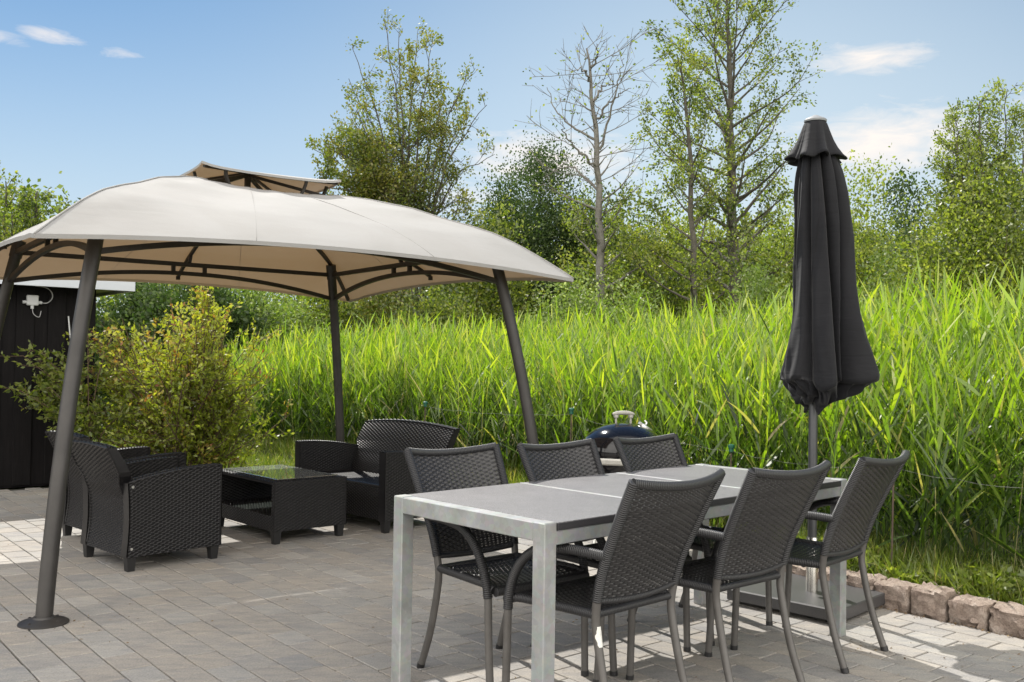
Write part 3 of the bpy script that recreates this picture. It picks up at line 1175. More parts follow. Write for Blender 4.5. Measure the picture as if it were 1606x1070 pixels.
def build_table():
    c = tuv(TL / 2, TW / 2)
    t = thing('dining_table', 'long galvanised steel dining table with three grey granite top slabs', 'dining table', (c[0], c[1], 0), TYAW)
    hl, hw = TL / 2, TW / 2
    for sx in (-1, 1):
        for sy in (-1, 1):
            mb = MB()
            mb.box((sx * (hl - LG / 2), sy * (hw - LG / 2), TH_ / 2), (LG, LG, TH_), bev=.0035)
            mb.build('leg', MAT['galv'], t)
    for sx in (-1, 1):
        mb = MB()
        mb.box((sx * (hl - LG / 2), 0, TH_ - .033), (LG - .002, TW - 2 * LG - .001, .062), bev=.003)
        mb.build('end_rail', MAT['galv'], t)
    for sy in (-1, 1):
        mb = MB()
        mb.box((0, sy * (hw - .021), TH_ - .028 - .026), (TL - 2 * LG - .001, .036, .048), bev=.003)
        mb.build('apron', MAT['galv'], t)
    x0, x1 = -hl + LG + .003, hl - LG - .003
    n = 3
    gap = .026
    w = (x1 - x0 - gap * (n - 1)) / n
    for i in range(n):
        cx = x0 + w / 2 + i * (w + gap)
        mb = MB()
        mb.box((cx, 0, TH_ - .017), (w, TW + .002, .022), bev=.001)
        sl = mb.build('top_slab', MAT['granite_edge'], t)
        mb = MB()
        mb.box((cx, 0, TH_ - .004), (w, TW + .002, .004), bev=.0012)
        mb.build('flamed_face', MAT['granite'], sl)
        if i < n - 1:
            mb = MB()
            mb.box((cx + w / 2 + .0105, 0, TH_ - .014), (.019, TW - .004, .026), bev=.002)
            mb.build('divider_strip', MAT['galv'], t)


build_table()


# ------------------------------------------------------------------ dining chairs
def build_chair():
    t = thing('dining_chair', 'x', 'chair')
    fr = [[(s * .214, -.105, 0), (s * .207, -.05, .16), (s * .205, -.008, .34), (s * .208, .0, .43), (s * .217, -.03, .56), (s * .229, -.09, .70), (s * .243, -.185, .893)] for s in (-1, 1)]
    paths = [smooth_path(p, 48) for p in fr]
    ZS = .475
    for p in paths:
        lowp = np.array([q for q in p if q[2] <= ZS + .02])
        mb = MB()
        mb.tube(lowp, .0152, 12)
        leg = mb.build('rear_leg', MAT['chair_metal'], t, smooth=True, sharp=50)
        mb = MB()
        mb.tube([lowp[0] + np.array([0, 0, -.0005]), lowp[0] * np.array([1, 1, 0]) + np.array([0, .006, .02])], .0165, 12)
        mb.build('foot_cap', MAT['black_plastic'], leg, smooth=True, sharp=50)
    # backrest surface between the frames
    up_ = np.array([q for q in paths[1] if q[2] >= ZS - .012])
    zz, xx, yy = up_[:, 2], up_[:, 0], up_[:, 1]

    def back(u, v):
        w = u * 2 - 1
        z = zz[0] + (zz[-1] - .004 - zz[0]) * v
        hx = np.interp(z, zz, xx)
        y = np.interp(z, zz, yy)
        bow = (1 - w ** 2)
        return np.stack([w * hx, y - .040 * bow * (.35 + .65 * v), z - .020 * bow * v ** 2 - .012 * bow * (1 - v) ** 3], 1)
    mb = MB()
    mb.weave(back, 20, 46, .0033, .95)
    bk = mb.build('backrest', MAT['cane'], t)
    mb = MB()
    uu = np.linspace(0, 1, 25)
    rail = back(uu, np.ones(25))
    for s, p in ((-1, paths[0]), (1, paths[1])):
        mb.tube(np.array([q for q in p if q[2] >= ZS]), .0178, 12)
    mb.tube(rail, .0165, 12)
    mb.tube(back(uu, np.zeros(25)), .011, 10)
    mb.build('back_frame', MAT['cane_wrap'], bk, smooth=True, sharp=60)
    # seat
    def seat(u, v):
        w = u * 2 - 1
        y = .0 + .395 * v
        hx = .198 + .036 * v
        z = .432 - .022 * (1 - w ** 2) * np.sin(math.pi * np.clip(v, 0, 1)) ** .7 - .012 * v * 0
        z = z - .012 * np.clip((v - .8) / .2, 0, 1) ** 2
        return np.stack([w * hx, y, z], 1)
    mb = MB()
    mb.weave(lambda u, v: seat(v, u), 15, 36, .0036, .93)
    sm = mb.build('seat', MAT['cane'], t)
    mb = MB()
    for s in (0., 1.):
        mb.tube(seat(np.full(12, s), np.linspace(0, 1, 12)) + np.array([(s - .5) * .014, 0, -.004]), .0165, 12)
    fr_ = seat(np.linspace(0, 1, 14), np.ones(14)) + np.array([0, .006, -.010])
    fr_[:, 0] *= 1.04
    mb.tube(fr_, .0175, 12)
    mb.tube(seat(np.linspace(0, 1, 14), np.zeros(14)) + np.array([0, .004, -.004]), .0135, 10)
    mb.build('seat_frame', MAT['cane_wrap'], sm, smooth=True, sharp=60)
    # arm + front leg
    for s in (-1, 1):
        ap = smooth_path([(s * .224, -.062, .632), (s * .236, .02, .637), (s * .250, .12, .637), (s * .258, .22, .622), (s * .262, .295, .575), (s * .262, .345, .505), (s * .259, .37, .43), (s * .257, .376, .385)], 42)
        mb = MB()
        mb.tube(ap, .0178, 12)
        mb.build('armrest', MAT['cane_wrap'], t, smooth=True, sharp=60)
        mb = MB()
        lp = [(s * .257, .376, .40), (s * .255, .382, .2), (s * .250, .392, 0)]
        mb.tube(smooth_path(lp, 10), .0150, 12)
        leg = mb.build('front_leg', MAT['chair_metal'], t, smooth=True, sharp=50)
        mb = MB()
        mb.tube([(s * .250, .392, -.0005), (s * .2505, .391, .02)], .0165, 12)
        mb.build('foot_cap', MAT['black_plastic'], leg, smooth=True, sharp=50)
    return t


chair = build_chair()
# (side, u, v of the back's top, small turn, label)
CH = [('R', .381, -.258, .006, 'dark woven armchair nearest the camera, with paint flaked off its rear leg'),
      ('R', .997, -.322, -.052, 'dark woven armchair in the middle of the near long side of the table'),
      ('R', 1.721, -.330, .079, 'dark woven armchair at the far right end of the table, before the parasol stand'),
      ('L', .431, 1.006, -.034, 'dark woven armchair on the far side of the table, nearest the wicker loveseat'),
      ('L', 1.003, .921, .008, 'dark woven armchair in the middle of the far side, left of the kettle grill'),
      ('L', 1.658, .912, .02, 'dark woven armchair on the far side, directly in front of the kettle grill')]
GRP = 'woven armchairs round the dining table'
for i, (sd, u, v, dy, lb) in enumerate(CH):
    pv = v + .185 if sd == 'R' else v - .185
    p = tuv(u, pv)
    rz = TYAW + dy + (0 if sd == 'R' else math.pi)
    if i == 0:
        chair.location = (p[0], p[1], 0)
        chair.rotation_euler = (0, 0, rz)
        tag(chair, lb, 'chair', GRP)
    else:
        dup(chair, (p[0], p[1], 0), rz, lb, GRP)
# flaked paint on the nearest chair's rear left leg
for ch in chair.children:
    if ch.name.startswith('rear_leg') and ch.data.vertices[0].co.x < 0:
        mb = MB()
        rng = np.random.RandomState(3)
        n = 12
        vs, fs = [], []
        for k in range(2):
            for j in range(n):
                pass
        # an irregular patch hugging the tube on its outer rear side, at about seat height
        P = smooth_path([(-.214, -.105, 0), (-.207, -.05, .16), (-.205, -.008, .34), (-.208, .0, .43)], 40)
        zs = np.linspace(.325, .392, 10)
        rows = []
        for z in zs:
            k = np.argmin(abs(P[:, 2] - z))
            c = np.array([np.interp(z, P[:, 2], P[:, 0]), np.interp(z, P[:, 2], P[:, 1]), z])
            half = (.95 + rng.uniform(-.25, .25)) * math.sin(math.pi * (z - .318) / .082) ** .5
            for q in np.linspace(-1, 1, 7):
                a = R(-100) + q * half
                rows.append(c + .0158 * np.array([math.cos(a), math.sin(a), 0]))
        fs = [(r_ * 7 + k, r_ * 7 + k + 1, r_ * 7 + k + 8, r_ * 7 + k + 7) for r_ in range(9) for k in range(6)]
        mb.add(rows, fs)
        mb.build('paint_chip', MAT['paint_chip'], ch, smooth=True)


# ------------------------------------------------------------------ lounge set
def wpanel(mb, S, lu, lv, flip=False, pu=.024, pv=.0108, amp=.0038, back=.009):
    """woven face plus a dark backing just behind it"""
    nu, nv = max(2, int(round(lu / pu))), max(2, int(round(lv / pv)))
    mb.weave(S, nu, nv, amp, .90, stakes=False)

    def B(u, v):
        e = 1e-3
        du = S(np.clip(u + e, 0, 1), v) - S(np.clip(u - e, 0, 1), v)
        dv = S(u, np.clip(v + e, 0, 1)) - S(u, np.clip(v - e, 0, 1))
        n = np.cross(du, dv)
        n /= np.linalg.norm(n, axis=1)[:, None] + 1e-12
        return S(u, v) - n * back * (-1 if flip else 1)
    mb.grid(B, 14, 10, flip)


def seat_piece(name, label, W, loc, rz, arch=.012, group=None):
    """woven lounge seat: W overall width; local +y is the way the sitter faces, origin on the floor"""
    g = thing(name, label, 'armchair' if W < .9 else 'loveseat', (loc[0], loc[1], 0), rz, group)
    D = .60
    T = .072
    y0, y1 = -D / 2, D / 2
    zb = .085
    hw = W / 2

    def ztop(y):
        q = (y - y0) / D
        return .525 + .068 * np.sin(np.clip(q, 0, 1) * math.pi / 2 * 1.05) ** .85
    ins = .015                                # rear edge of the side bows forward slightly at mid height
    for s in (-1, 1):
        xo, xi = s * hw, s * (hw - T)

        def Y(u, v):
            return y0 + .012 * np.sin(math.pi * v) * (1 - u) + D * u * (1 - .012 * np.sin(math.pi * v) * 0) - .012 * np.sin(math.pi * v) * (1 - u) * 0

        def So(u, v, x=xo):
            y = Y(u, v)
            return np.stack([np.full_like(u, x), y, zb + (ztop(y) - zb) * v], 1)

        def Si(u, v, x=xi):
            y = Y(u, v)
            return np.stack([np.full_like(u, x), y, zb + (ztop(y) - zb) * v], 1)
        mb = MB()
        wpanel(mb, So, D, .48, flip=(s < 0))
        wpanel(mb, Si, D, .48, flip=(s > 0))

        def Stop(u, v):
            y = y0 + D * v
            return np.stack([xi + (xo - xi) * u, y, ztop(y) + .002], 1)
        wpanel(mb, Stop, T, D, flip=(s < 0), pu=T / 3, pv=.011)

        def Sfr(u, v):
            return np.stack([xi + (xo - xi) * u, np.full_like(u, y1), zb + (ztop(np.full_like(u, y1)) - zb) * v], 1)
        wpanel(mb, Sfr, T, .5, flip=(s < 0), pu=T / 3)

        def Sre(u, v):
            y = Y(np.zeros_like(u), v)
            return np.stack([xi + (xo - xi) * u, y, zb + (ztop(np.full_like(u, y0)) - zb) * v], 1)
        wpanel(mb, Sre, T, .44, flip=(s > 0), pu=T / 3)
        # underside
        mb.add([(xi, y0 + .01, zb + .004), (xo, y0 + .01, zb + .004), (xo, y1 - .01, zb + .004), (xi, y1 - .01, zb + .004)], [(0, 1, 2, 3)])
        # bound edges
        for x in (xo, xi):
            yy = np.linspace(y0, y1, 18)
            mb.tube(np.stack([np.full(18, x - s * .003 if x == xo else x + s * .003), yy, ztop(yy)], 1), .0055, 6)
            mb.tube([(x, y1 - .002, zb), (x, y1 - .002, ztop(y1))], .0055, 6)
        arm = mb.build('arm_panel', MAT['cane_lounge'], g)
        mb = MB()
        for z in (.135, .500):
            mb.tube([(xo - s * .004, y0 + .022, z), (xo + s * .004, y0 + .022, z)], .0085, 10)
        mb.build('screw', MAT['screw'], arm, smooth=True, sharp=40)
    # backrest: starts at the floor rail, leans away above the seat
    iw = hw - T - .003
    zt = .735

    def prof(v):
        z = zb + (zt - zb) * v
        y = y0 + .022 * np.sin(np.clip(v / .62, 0, 1) * math.pi) + np.where(v > .5, -.125 * ((v - .5) / .5) ** 1.5, 0)
        return y, z

    def wid(v):
        # above the arms the back spreads a little, as wide as the piece
        return iw + (T * .75) * np.clip((v - .66) / .1, 0, 1)

    def back_o(u, v):
        w = u * 2 - 1
        y, z = prof(v)
        return np.stack([w * wid(v), y - .002, z + arch * (1 - w ** 2) * np.clip((v - .6) / .4, 0, 1)], 1)
    BT = .05

    def back_i(u, v):
        w = u * 2 - 1
        v2 = .34 + .66 * v
        y, z = prof(v2)
        return np.stack([w * (wid(v2)), y + BT + .03 * (1 - v), z + arch * (1 - w ** 2) * np.clip((v2 - .6) / .4, 0, 1)], 1)
    mb = MB()
    wpanel(mb, back_o, 2 * iw, .70, flip=False)
    wpanel(mb, back_i, 2 * iw, .46, flip=True)

    def btop(u, v):
        a, b = back_o(u, np.ones_like(u)), back_i(u, np.ones_like(u))
        return a * (1 - v)[:, None] + b * v[:, None] + np.stack([0 * u, 0 * u, .006 * np.sin(math.pi * v)], 1)
    wpanel(mb, btop, 2 * iw, BT, flip=False, pv=.011)
    for e_ in (0., 1.):
        def bside(u, v, e_=e_):
            vv = .55 + .45 * u
            vi = (vv - .34) / .66
            a, b = back_o(np.full_like(u, e_), vv), back_i(np.full_like(u, e_), vi)
            return a * (1 - v)[:, None] + b * v[:, None]
        wpanel(mb, bside, .34, BT, flip=(e_ < .5))
        vv = np.linspace(.03, 1, 22)
        mb.tube(back_o(np.full(22, e_), vv), .006, 6)
    uu = np.linspace(0, 1, 18)
    mb.tube(back_o(uu, np.ones(18)), .006, 6)
    mb.tube(back_i(uu, np.ones(18)), .006, 6)
    mb.build('backrest', MAT['cane_lounge'], g)
    # seat and front skirt
    zs = .335
    mb = MB()

    def seat(u, v):
        w = u * 2 - 1
        y = y0 + .045 + (y1 - .012 - y0 - .045) * v
        return np.stack([w * iw, y, zs + .012 * (v - .5) + .0 * w], 1)
    wpanel(mb, seat, 2 * iw, .55, flip=False)
    mb.tube(np.stack([np.linspace(-iw, iw, 8), np.full(8, y1 - .012), np.full(8, zs + .005)], 1), .009, 8)

    def skirt(u, v):
        w = u * 2 - 1
        return np.stack([w * iw, np.full_like(u, y1 - .014), zb + (zs - zb) * v], 1)
    wpanel(mb, skirt, 2 * iw, .25, flip=True)
    mb.add([(-iw, y0 + .03, zb + .006), (iw, y0 + .03, zb + .006), (iw, y1 - .03, zb + .006), (-iw, y1 - .03, zb + .006)], [(0, 1, 2, 3)])
    mb.build('seat', MAT['cane_lounge'], g)
    for s in (-1, 1):
        for y in (y0 + .03, y1 - .03):
            mb = MB()
            x = s * (hw - .036)
            vs = []
            for (h, z) in ((.021, 0.0), (.029, zb + .012)):
                vs += [(x - h, y - h, z), (x + h, y - h, z), (x + h, y + h, z), (x - h, y + h, z)]
            mb.add(vs, [(0, 3, 2, 1), (4, 5, 6, 7)] + [(j, (j + 1) % 4, (j + 1) % 4 + 4, j + 4) for j in range(4)])
            mb.build('foot', MAT['black_plastic'], g)
    return g


AW = .635
a1 = seat_piece('lounge_chair', 'black woven tub armchair behind the leaning front pole, nearer to the camera', AW, (-2.268, 6.075), R(47) - math.pi / 2, group='woven tub armchairs under the gazebo')
dup(a1, (-2.735, 6.78, 0), R(46) - math.pi / 2, 'black woven tub armchair farther back, mostly hidden behind its twin and the leaning pole')
seat_piece('loveseat', 'black woven two-seat loveseat with arched back under the gazebo', 1.24, (-1.125, 7.675), R(224) - math.pi / 2, arch=.035)


def build_coffee():
    yaw = R(132)                      # local x = long axis
    g = thing('coffee_table', 'low black woven coffee table with glass top and open lower shelf', 'coffee table', (-1.705, 7.07, 0), yaw)
    L, W, H, zb = .93, .565, .428, .085
    hl, hw = L / 2, W / 2
    # local x points away-left (132 deg); the near right short end is x = -hl; the open long side faces the camera: y = +hw
    for s in (-1, 1):
        mb = MB()
        x = s * hl
        wpanel(mb, lambda u, v: np.stack([np.full_like(u, x), -hw + W * u, zb + (H - zb) * v], 1), W, H - zb, flip=(s < 0))
        wpanel(mb, lambda u, v: np.stack([np.full_like(u, x - s * .04), -hw + W * u, zb + (H - zb) * v], 1), W, H - zb, flip=(s > 0))
        for y in (-hw, hw):
            wpanel(mb, lambda u, v: np.stack([x - s * .04 * u, np.full_like(u, y), zb + (H - zb) * v], 1), .04, H - zb, flip=True, pu=.02)
            mb.tube([(x, y, zb), (x, y, H)], .006, 6)
        mb.build('end_panel', MAT['cane_lounge'], g)
    mb = MB()
    wpanel(mb, lambda u, v: np.stack([-hl + .042 + (L - .084) * u, -hw + .01 + (W - .014) * v, np.full_like(u, .19)], 1), L, W)
    for y in (-hw + .002, hw - .002):
        wpanel(mb, lambda u, v: np.stack([-hl + .042 + (L - .084) * u, np.full_like(u, y), zb + (.19 - zb) * v], 1), L, .105, flip=(y > 0))
    mb.add([(-hl, -hw + .02, zb + .004), (hl, -hw + .02, zb + .004), (hl, hw - .02, zb + .004), (-hl, hw - .02, zb + .004)], [(0, 3, 2, 1)])
    mb.build('shelf', MAT['cane_lounge'], g)
    # woven rim and glass
    mb = MB()
    for (cx, cy, sx, sy) in ((0, hw - .03, L - .004, .058), (0, -hw + .03, L - .004, .058), (hl - .045, 0, .088, W - .118), (-hl + .045, 0, .088, W - .118)):
        wpanel(mb, lambda u, v, cx=cx, cy=cy, sx=sx, sy=sy: np.stack([cx - sx / 2 + sx * u, cy - sy / 2 + sy * v, np.full_like(u, H + .001)], 1), sx, sy)
        mb.box((cx, cy, H - .014), (sx, sy, .018))
    mb.build('rim', MAT['cane_lounge'], g)
    mb = MB()
    mb.box((0, 0, H + .008), (L - .10, W - .085, .007), bev=.0015)
    mb.build('glass_top', MAT['glass'], g)
    for sx in (-1, 1):
        for sy in (-1, 1):
            mb = MB()
            x, y = sx * (hl - .032), sy * (hw - .032)
            vs = []
            for (h, z) in ((.021, 0.0), (.029, zb + .01)):
                vs += [(x - h, y - h, z), (x + h, y - h, z), (x + h, y + h, z), (x - h, y + h, z)]
            mb.add(vs, [(0, 3, 2, 1), (4, 5, 6, 7)] + [(j, (j + 1) % 4, (j + 1) % 4 + 4, j + 4) for j in range(4)])
            mb.build('foot', MAT['black_plastic'], g)


build_coffee()


# ------------------------------------------------------------------ parasol and its base
PX, PY = 1.612, 5.10


def build_parasol():
    b = thing('weight_stand', 'heavy square black granite parasol stand with stainless sleeve', 'parasol stand', (PX, PY + .04, 0), R(45.5))
    mb = MB()
    mb.box((0, 0, .049), (.63, .63, .062), bev=.006)
    mb.build('slab', MAT['slab'], b)
    for sx in (-1, 1):
        for sy in (-1, 1):
            mb = MB()
            mb.lathe([(.03, 0), (.03, .019)], 14, (sx * .24, sy * .24, 0))
            mb.build('pad', MAT['black_plastic'], b)
    off = (Matrix.Rotation(-R(45.5), 3, 'Z') @ Vector((0, -.04, 0)))
    mb = MB()
    mb.lathe([(.031, .078), (.031, .36), (.029, .365)], 24, (off.x, off.y, 0))
    slv = mb.build('sleeve', MAT['steel'], b, smooth=True, sharp=40)
    mb = MB()
    q = Matrix.Rotation(-R(45.5), 3, 'Z') @ Vector((-.055, -.045, 0))
    e = Matrix.Rotation(-R(45.5), 3, 'Z') @ Vector((-.02, -.02, 0))
    mb.tube([(off.x + e.x, off.y + e.y, .235), (off.x + q.x * .8, off.y + q.y * .8, .235)], .008, 8)
    mb.tube([(off.x + q.x * .75, off.y + q.y * .75, .235), (off.x + q.x * 1.15, off.y + q.y * 1.15, .235)], .021, 12)
    mb.build('knob', MAT['black_plastic'], slv, smooth=True, sharp=40)

    g = thing('parasol', 'tall closed anthracite parasol with folded cloth and flared top vent', 'parasol', (PX, PY, 0), R(20))
    mb = MB()
    mb.lathe([(.0235, .085), (.0235, 2.55), (.02, 2.56)], 20)
    mb.build('pole', MAT['parasol_pole'], g, smooth=True, sharp=40)
    # furled cloth: folds are deep pleats, radius grows towards the hem
    prof = [(2.530, .066), (2.47, .075), (2.40, .098), (2.30, .128), (2.20, .146), (2.05, .158), (1.88, .166), (1.70, .182), (1.55, .200), (1.42, .224), (1.30, .250), (1.225, .274)]
    rng = np.random.RandomState(12)
    NA = 240
    NZ = 56
    zs = np.linspace(2.50, 1.2, NZ)
    pr = np.array(prof)[::-1]
    ang = np.arange(NA) / NA * 2 * math.pi
    # eight panels bunched: irregular pleat positions
    nple = 9
    cent = np.sort((np.arange(nple) + rng.uniform(-.22, .22, nple)) / nple * 2 * math.pi)
    depth = rng.uniform(.55, 1.0, nple)
    reach = rng.uniform(.86, 1.06, nple)
    hemz = rng.uniform(-.075, .03, nple)

    def pleat(a, z):
        """radius factor at angle a: broad rounded lobes separated by narrow deep creases that wander"""
        q = (2.5 - z) / 1.3
        out = np.ones_like(a)
        sc = np.zeros_like(a)
        for i in range(nple):
            c = cent[i] + .10 * math.sin(3.1 * q + i * 1.9)
            d = (a - c + math.pi) % (2 * math.pi) - math.pi
            wv = .058 + .03 * q
            out -= depth[i] * (.58 + .14 * q) * np.exp(-np.abs(d / np.where(d > 0, wv * 2.6, wv * .75)) ** 1.25)
            nxt = cent[(i + 1) % nple] + (2 * math.pi if i == nple - 1 else 0)
            mid = (cent[i] + nxt) / 2
            dm = (a - mid + math.pi) % (2 * math.pi) - math.pi
            sc += (reach[i] - 1) * np.exp(-(dm / .3) ** 2)
        return np.clip(out, .22, 1.2) * (1 + sc * (.4 + .6 * q))

    def hem(a):
        h = np.zeros_like(a)
        for i in range(nple):
            nxt = cent[(i + 1) % nple] + (2 * math.pi if i == nple - 1 else 0)
            mid = (cent[i] + nxt) / 2
            dm = (a - mid + math.pi) % (2 * math.pi) - math.pi
            h += hemz[i] * np.exp(-(dm / .22) ** 2)
        return h
    fa = np.sort(rng.uniform(0, 2 * math.pi, 46))
    fv = rng.uniform(-1, 1, 46)
    fine_amp = .035
    hz = hem(ang)
    lean = np.array([math.cos(R(-20)), math.sin(R(-20))]) * .062     # the bundle hangs a little to the right of its pole
    rows = []
    for z in zs:
        q = (2.50 - z) / 1.30
        r = np.interp(z, pr[:, 0], pr[:, 1]) * pleat(ang, z)
        lift = 0
        zz = z + hz * q ** 6 + .028 * q ** 4 * (np.cos(ang * 2 + .6))
        r = r * (1 + .022 * np.sin(ang * 5 + z * 9) + .016 * np.sin(ang * 13 - z * 14) + fine_amp * np.interp(ang + .25 * math.sin(z * 5), fa, fv, period=2 * math.pi))
        ox, oy = lean[0] * q ** .6, lean[1] * q ** .6
        rows.append(np.stack([r * np.cos(ang) + ox, r * np.sin(ang) + oy, zz], 1))
    # folded hem turning inwards and down to the tie above the pole
    last = rows[-1]
    for k in range(1, 15):
        q = k / 14
        rr = np.linalg.norm(last[:, :2] - lean, axis=1)
        fac = 1 - .62 * q ** 1.15
        cr = .012 * np.sin(ang * 17 + q * 7) + .010 * np.sin(ang * 29 - q * 5)
        r = (rr * fac + cr * math.sin(math.pi * min(1, q * 1.1)) * 1.4)
        r = np.maximum(r * (1 - .1 * q), .03)
        z = last[:, 2] - .125 * q ** 1.3 - .012 * q * np.sin(ang * 9 + 2 * q) + .010 * math.sin(q * 9)
        lk = lean * (1 - q ** 2)
        rows.append(np.stack([r * np.cos(ang + .35 * q) + lk[0], r * np.sin(ang + .35 * q) + lk[1], z], 1))
    for k in range(1, 6):
        q = k / 5
        r = .03 + .0 * ang
        rows.append(np.stack([(1 - q) * rows[-1][:, 0] + q * .026 * np.cos(ang), (1 - q) * rows[-1][:, 1] + q * .026 * np.sin(ang), rows[-1][:, 2] * (1 - q) + q * 1.16], 1))
    n = len(rows)
    fs = [(i * NA + j, i * NA + (j + 1) % NA, (i + 1) * NA + (j + 1) % NA, (i + 1) * NA + j)[::-1] for i in range(n - 1) for j in range(NA)]
    mb = MB()
    mb.add(np.concatenate(rows), fs)
    cl_ = mb.build('canopy', MAT['parasol'], g, smooth=True)
    # flared vent tier
    NA2 = 160
    ang = np.arange(NA2) / NA2 * 2 * math.pi
    rows = []
    pf = [(2.585, .052), (2.57, .060), (2.53, .072), (2.48, .088), (2.44, .105), (2.405, .125), (2.385, .140)]
    for i, (z, r) in enumerate(pf):
        q = i / (len(pf) - 1)
        f = 1 + .17 * q * np.cos(7 * ang + .9 * np.sin(ang * 3)) + .07 * q * np.cos(3 * ang + 1) + .05 * q * np.interp(ang, fa, fv, period=2 * math.pi)
        rows.append(np.stack([r * f * np.cos(ang), r * f * np.sin(ang), z + .007 * q * np.cos(8 * ang + math.pi) * q + .006 * q * np.sin(3 * ang)], 1))
    last = rows[-1]
    rows.append(last * np.array([.97, .97, 1]) + np.array([0, 0, -.004]))
    rows.append(last * np.array([.72, .72, 1]) + np.array([0, 0, .02]))
    rows.append(last * np.array([.5, .5, 1]) + np.array([0, 0, .05]))
    fs = [(i * NA2 + j, i * NA2 + (j + 1) % NA2, (i + 1) * NA2 + (j + 1) % NA2, (i + 1) * NA2 + j)[::-1] for i in range(len(rows) - 1) for j in range(NA2)]
    mb = MB()
    mb.add(np.concatenate(rows), fs)
    mb.build('vent_flap', MAT['parasol'], g, smooth=True)
    mb = MB()
    mb.lathe([(.058, 2.583), (.060, 2.592), (.052, 2.600), (.03, 2.610), (.012, 2.620), (.002, 2.622)], 24)
    mb.build('cap', MAT['cap_grey'], g, smooth=True, sharp=40)


build_parasol()


# ------------------------------------------------------------------ kettle grill
def build_grill():
    g = thing('kettle_grill', 'round black enamelled kettle barbecue with pale handles behind the chairs', 'barbecue', (.80, 6.80, 0), R(12))
    RR = .298
    zr = .635
    mb = MB()
    pr = [(.004, zr - .27)] + [(RR * math.sin(a), zr - .27 * math.cos(a)) for a in np.linspace(.12, math.pi / 2, 12)]
    mb.lathe(pr + [(RR + .006, zr + .004), (RR + .006, zr + .010)], 48, caps=False)
    mb.build('bowl', MAT['enamel'], g, smooth=True, sharp=50)
    mb = MB()
    pr = [(RR + .010, zr + .011), (RR + .010, zr + .024), (RR, zr + .028)] + [(RR * math.cos(a), zr + .028 + .19 * math.sin(a)) for a in np.linspace(.06, math.pi / 2 - .02, 16)]
    mb.lathe(pr, 48, caps=False)
    lid = mb.build('lid', MAT['enamel'], g, smooth=True, sharp=50)
    zt = zr + .218
    mb = MB()
    for s in (-1, 1):
        mb.tube([(s * .055, 0, zt - .02), (s * .055, 0, zt + .035)], .008, 8)
        mb.box((s * .055, 0, zt + .043), (.03, .03, .022), bev=.005)
    P = np.array([(x, 0, zt + .058 + .012 * (1 - (x / .085) ** 2)) for x in np.linspace(-.08, .08, 12)])
    mb.tube(P, np.array([.008, .012, .014, .015, .015, .015, .015, .015, .015, .014, .012, .008]), 12)
    mb.build('lid_handle', MAT['grill_handle'], lid, smooth=True, sharp=50)
    mb = MB()
    nrm = np.array([.55, -.12, .83])
    nrm /= np.linalg.norm(nrm)
    a = math.acos(nrm[2]) * 1.02
    cpos = np.array([.155, -.03, zr + .028 + .19 * .85])
    tz = Vector(nrm).to_track_quat('Z', 'Y').to_matrix()
    m3 = np.array(tz)
    loc_ = []
    for (r, z) in ((.058, -.01), (.058, .006), (.05, .011), (.0, .012)):
        for j in range(20):
            q = 2 * math.pi * j / 20
            loc_.append((r * math.cos(q), r * math.sin(q), z))
    fs = [(i * 20 + j, i * 20 + (j + 1) % 20, (i + 1) * 20 + (j + 1) % 20, (i + 1) * 20 + j) for i in range(3) for j in range(20)]
    mb.add(np.array(loc_) @ m3.T + cpos, fs)
    v_ = mb.build('vent_disc', MAT['grill_metal'], lid, smooth=True, sharp=40)
    mb = MB()
    for j in range(3):
        q = j * 2.1 + .4
        hole = np.array([(.032 * math.cos(q) + .011 * math.cos(w), .032 * math.sin(q) + .011 * math.sin(w), .0135) for w in np.arange(10) * .628])
        mb.add(hole @ m3.T + cpos, [tuple(range(10))])
    mb.build('vent_hole', MAT['black_plastic'], v_)
    mb = MB()
    hp = smooth_path([(.052, 0, .012), (.062, 0, .03), (.062, .02, .035)], 8) @ m3.T + cpos
    mb.tube(hp, .008, 8)
    mb.build('vent_tab', MAT['grill_metal'], v_, smooth=True)
    # front handle on the bowl, and side ones
    for k, a in enumerate((R(-118), R(20), R(150))):
        mb = MB()
        ca, sa = math.cos(a), math.sin(a)
        tx, ty = -sa, ca
        for s in (-1, 1):
            mb.tube([(ca * (RR - .01) + tx * s * .07, sa * (RR - .01) + ty * s * .07, zr - .035), (ca * (RR + .045) + tx * s * .07, sa * (RR + .045) + ty * s * .07, zr - .03)], .006, 8)
        M3 = np.array([[tx, ca, 0], [ty, sa, 0], [0, 0, 1]])
        mb.box((ca * (RR + .05), sa * (RR + .05), zr - .03), (.215, .03, .044), M3, bev=.01)
        mb.build('bowl_handle', MAT['grill_handle'], g)
    for k in range(3):
        a = R(90 + 120 * k)
        mb = MB()
        mb.tube([(math.cos(a) * .17, math.sin(a) * .17, zr - .22), (math.cos(a) * .30, math.sin(a) * .30, 0.0)], .0125, 10)
        mb.build('leg', MAT['grill_metal'], g, smooth=True, sharp=40)
    mb = MB()
    mb.lathe([(.15, .20), (.155, .215), (.12, .21), (.01, .205)], 28)
    mb.build('ash_tray', MAT['grill_metal'], g, smooth=True, sharp=40)


build_grill()


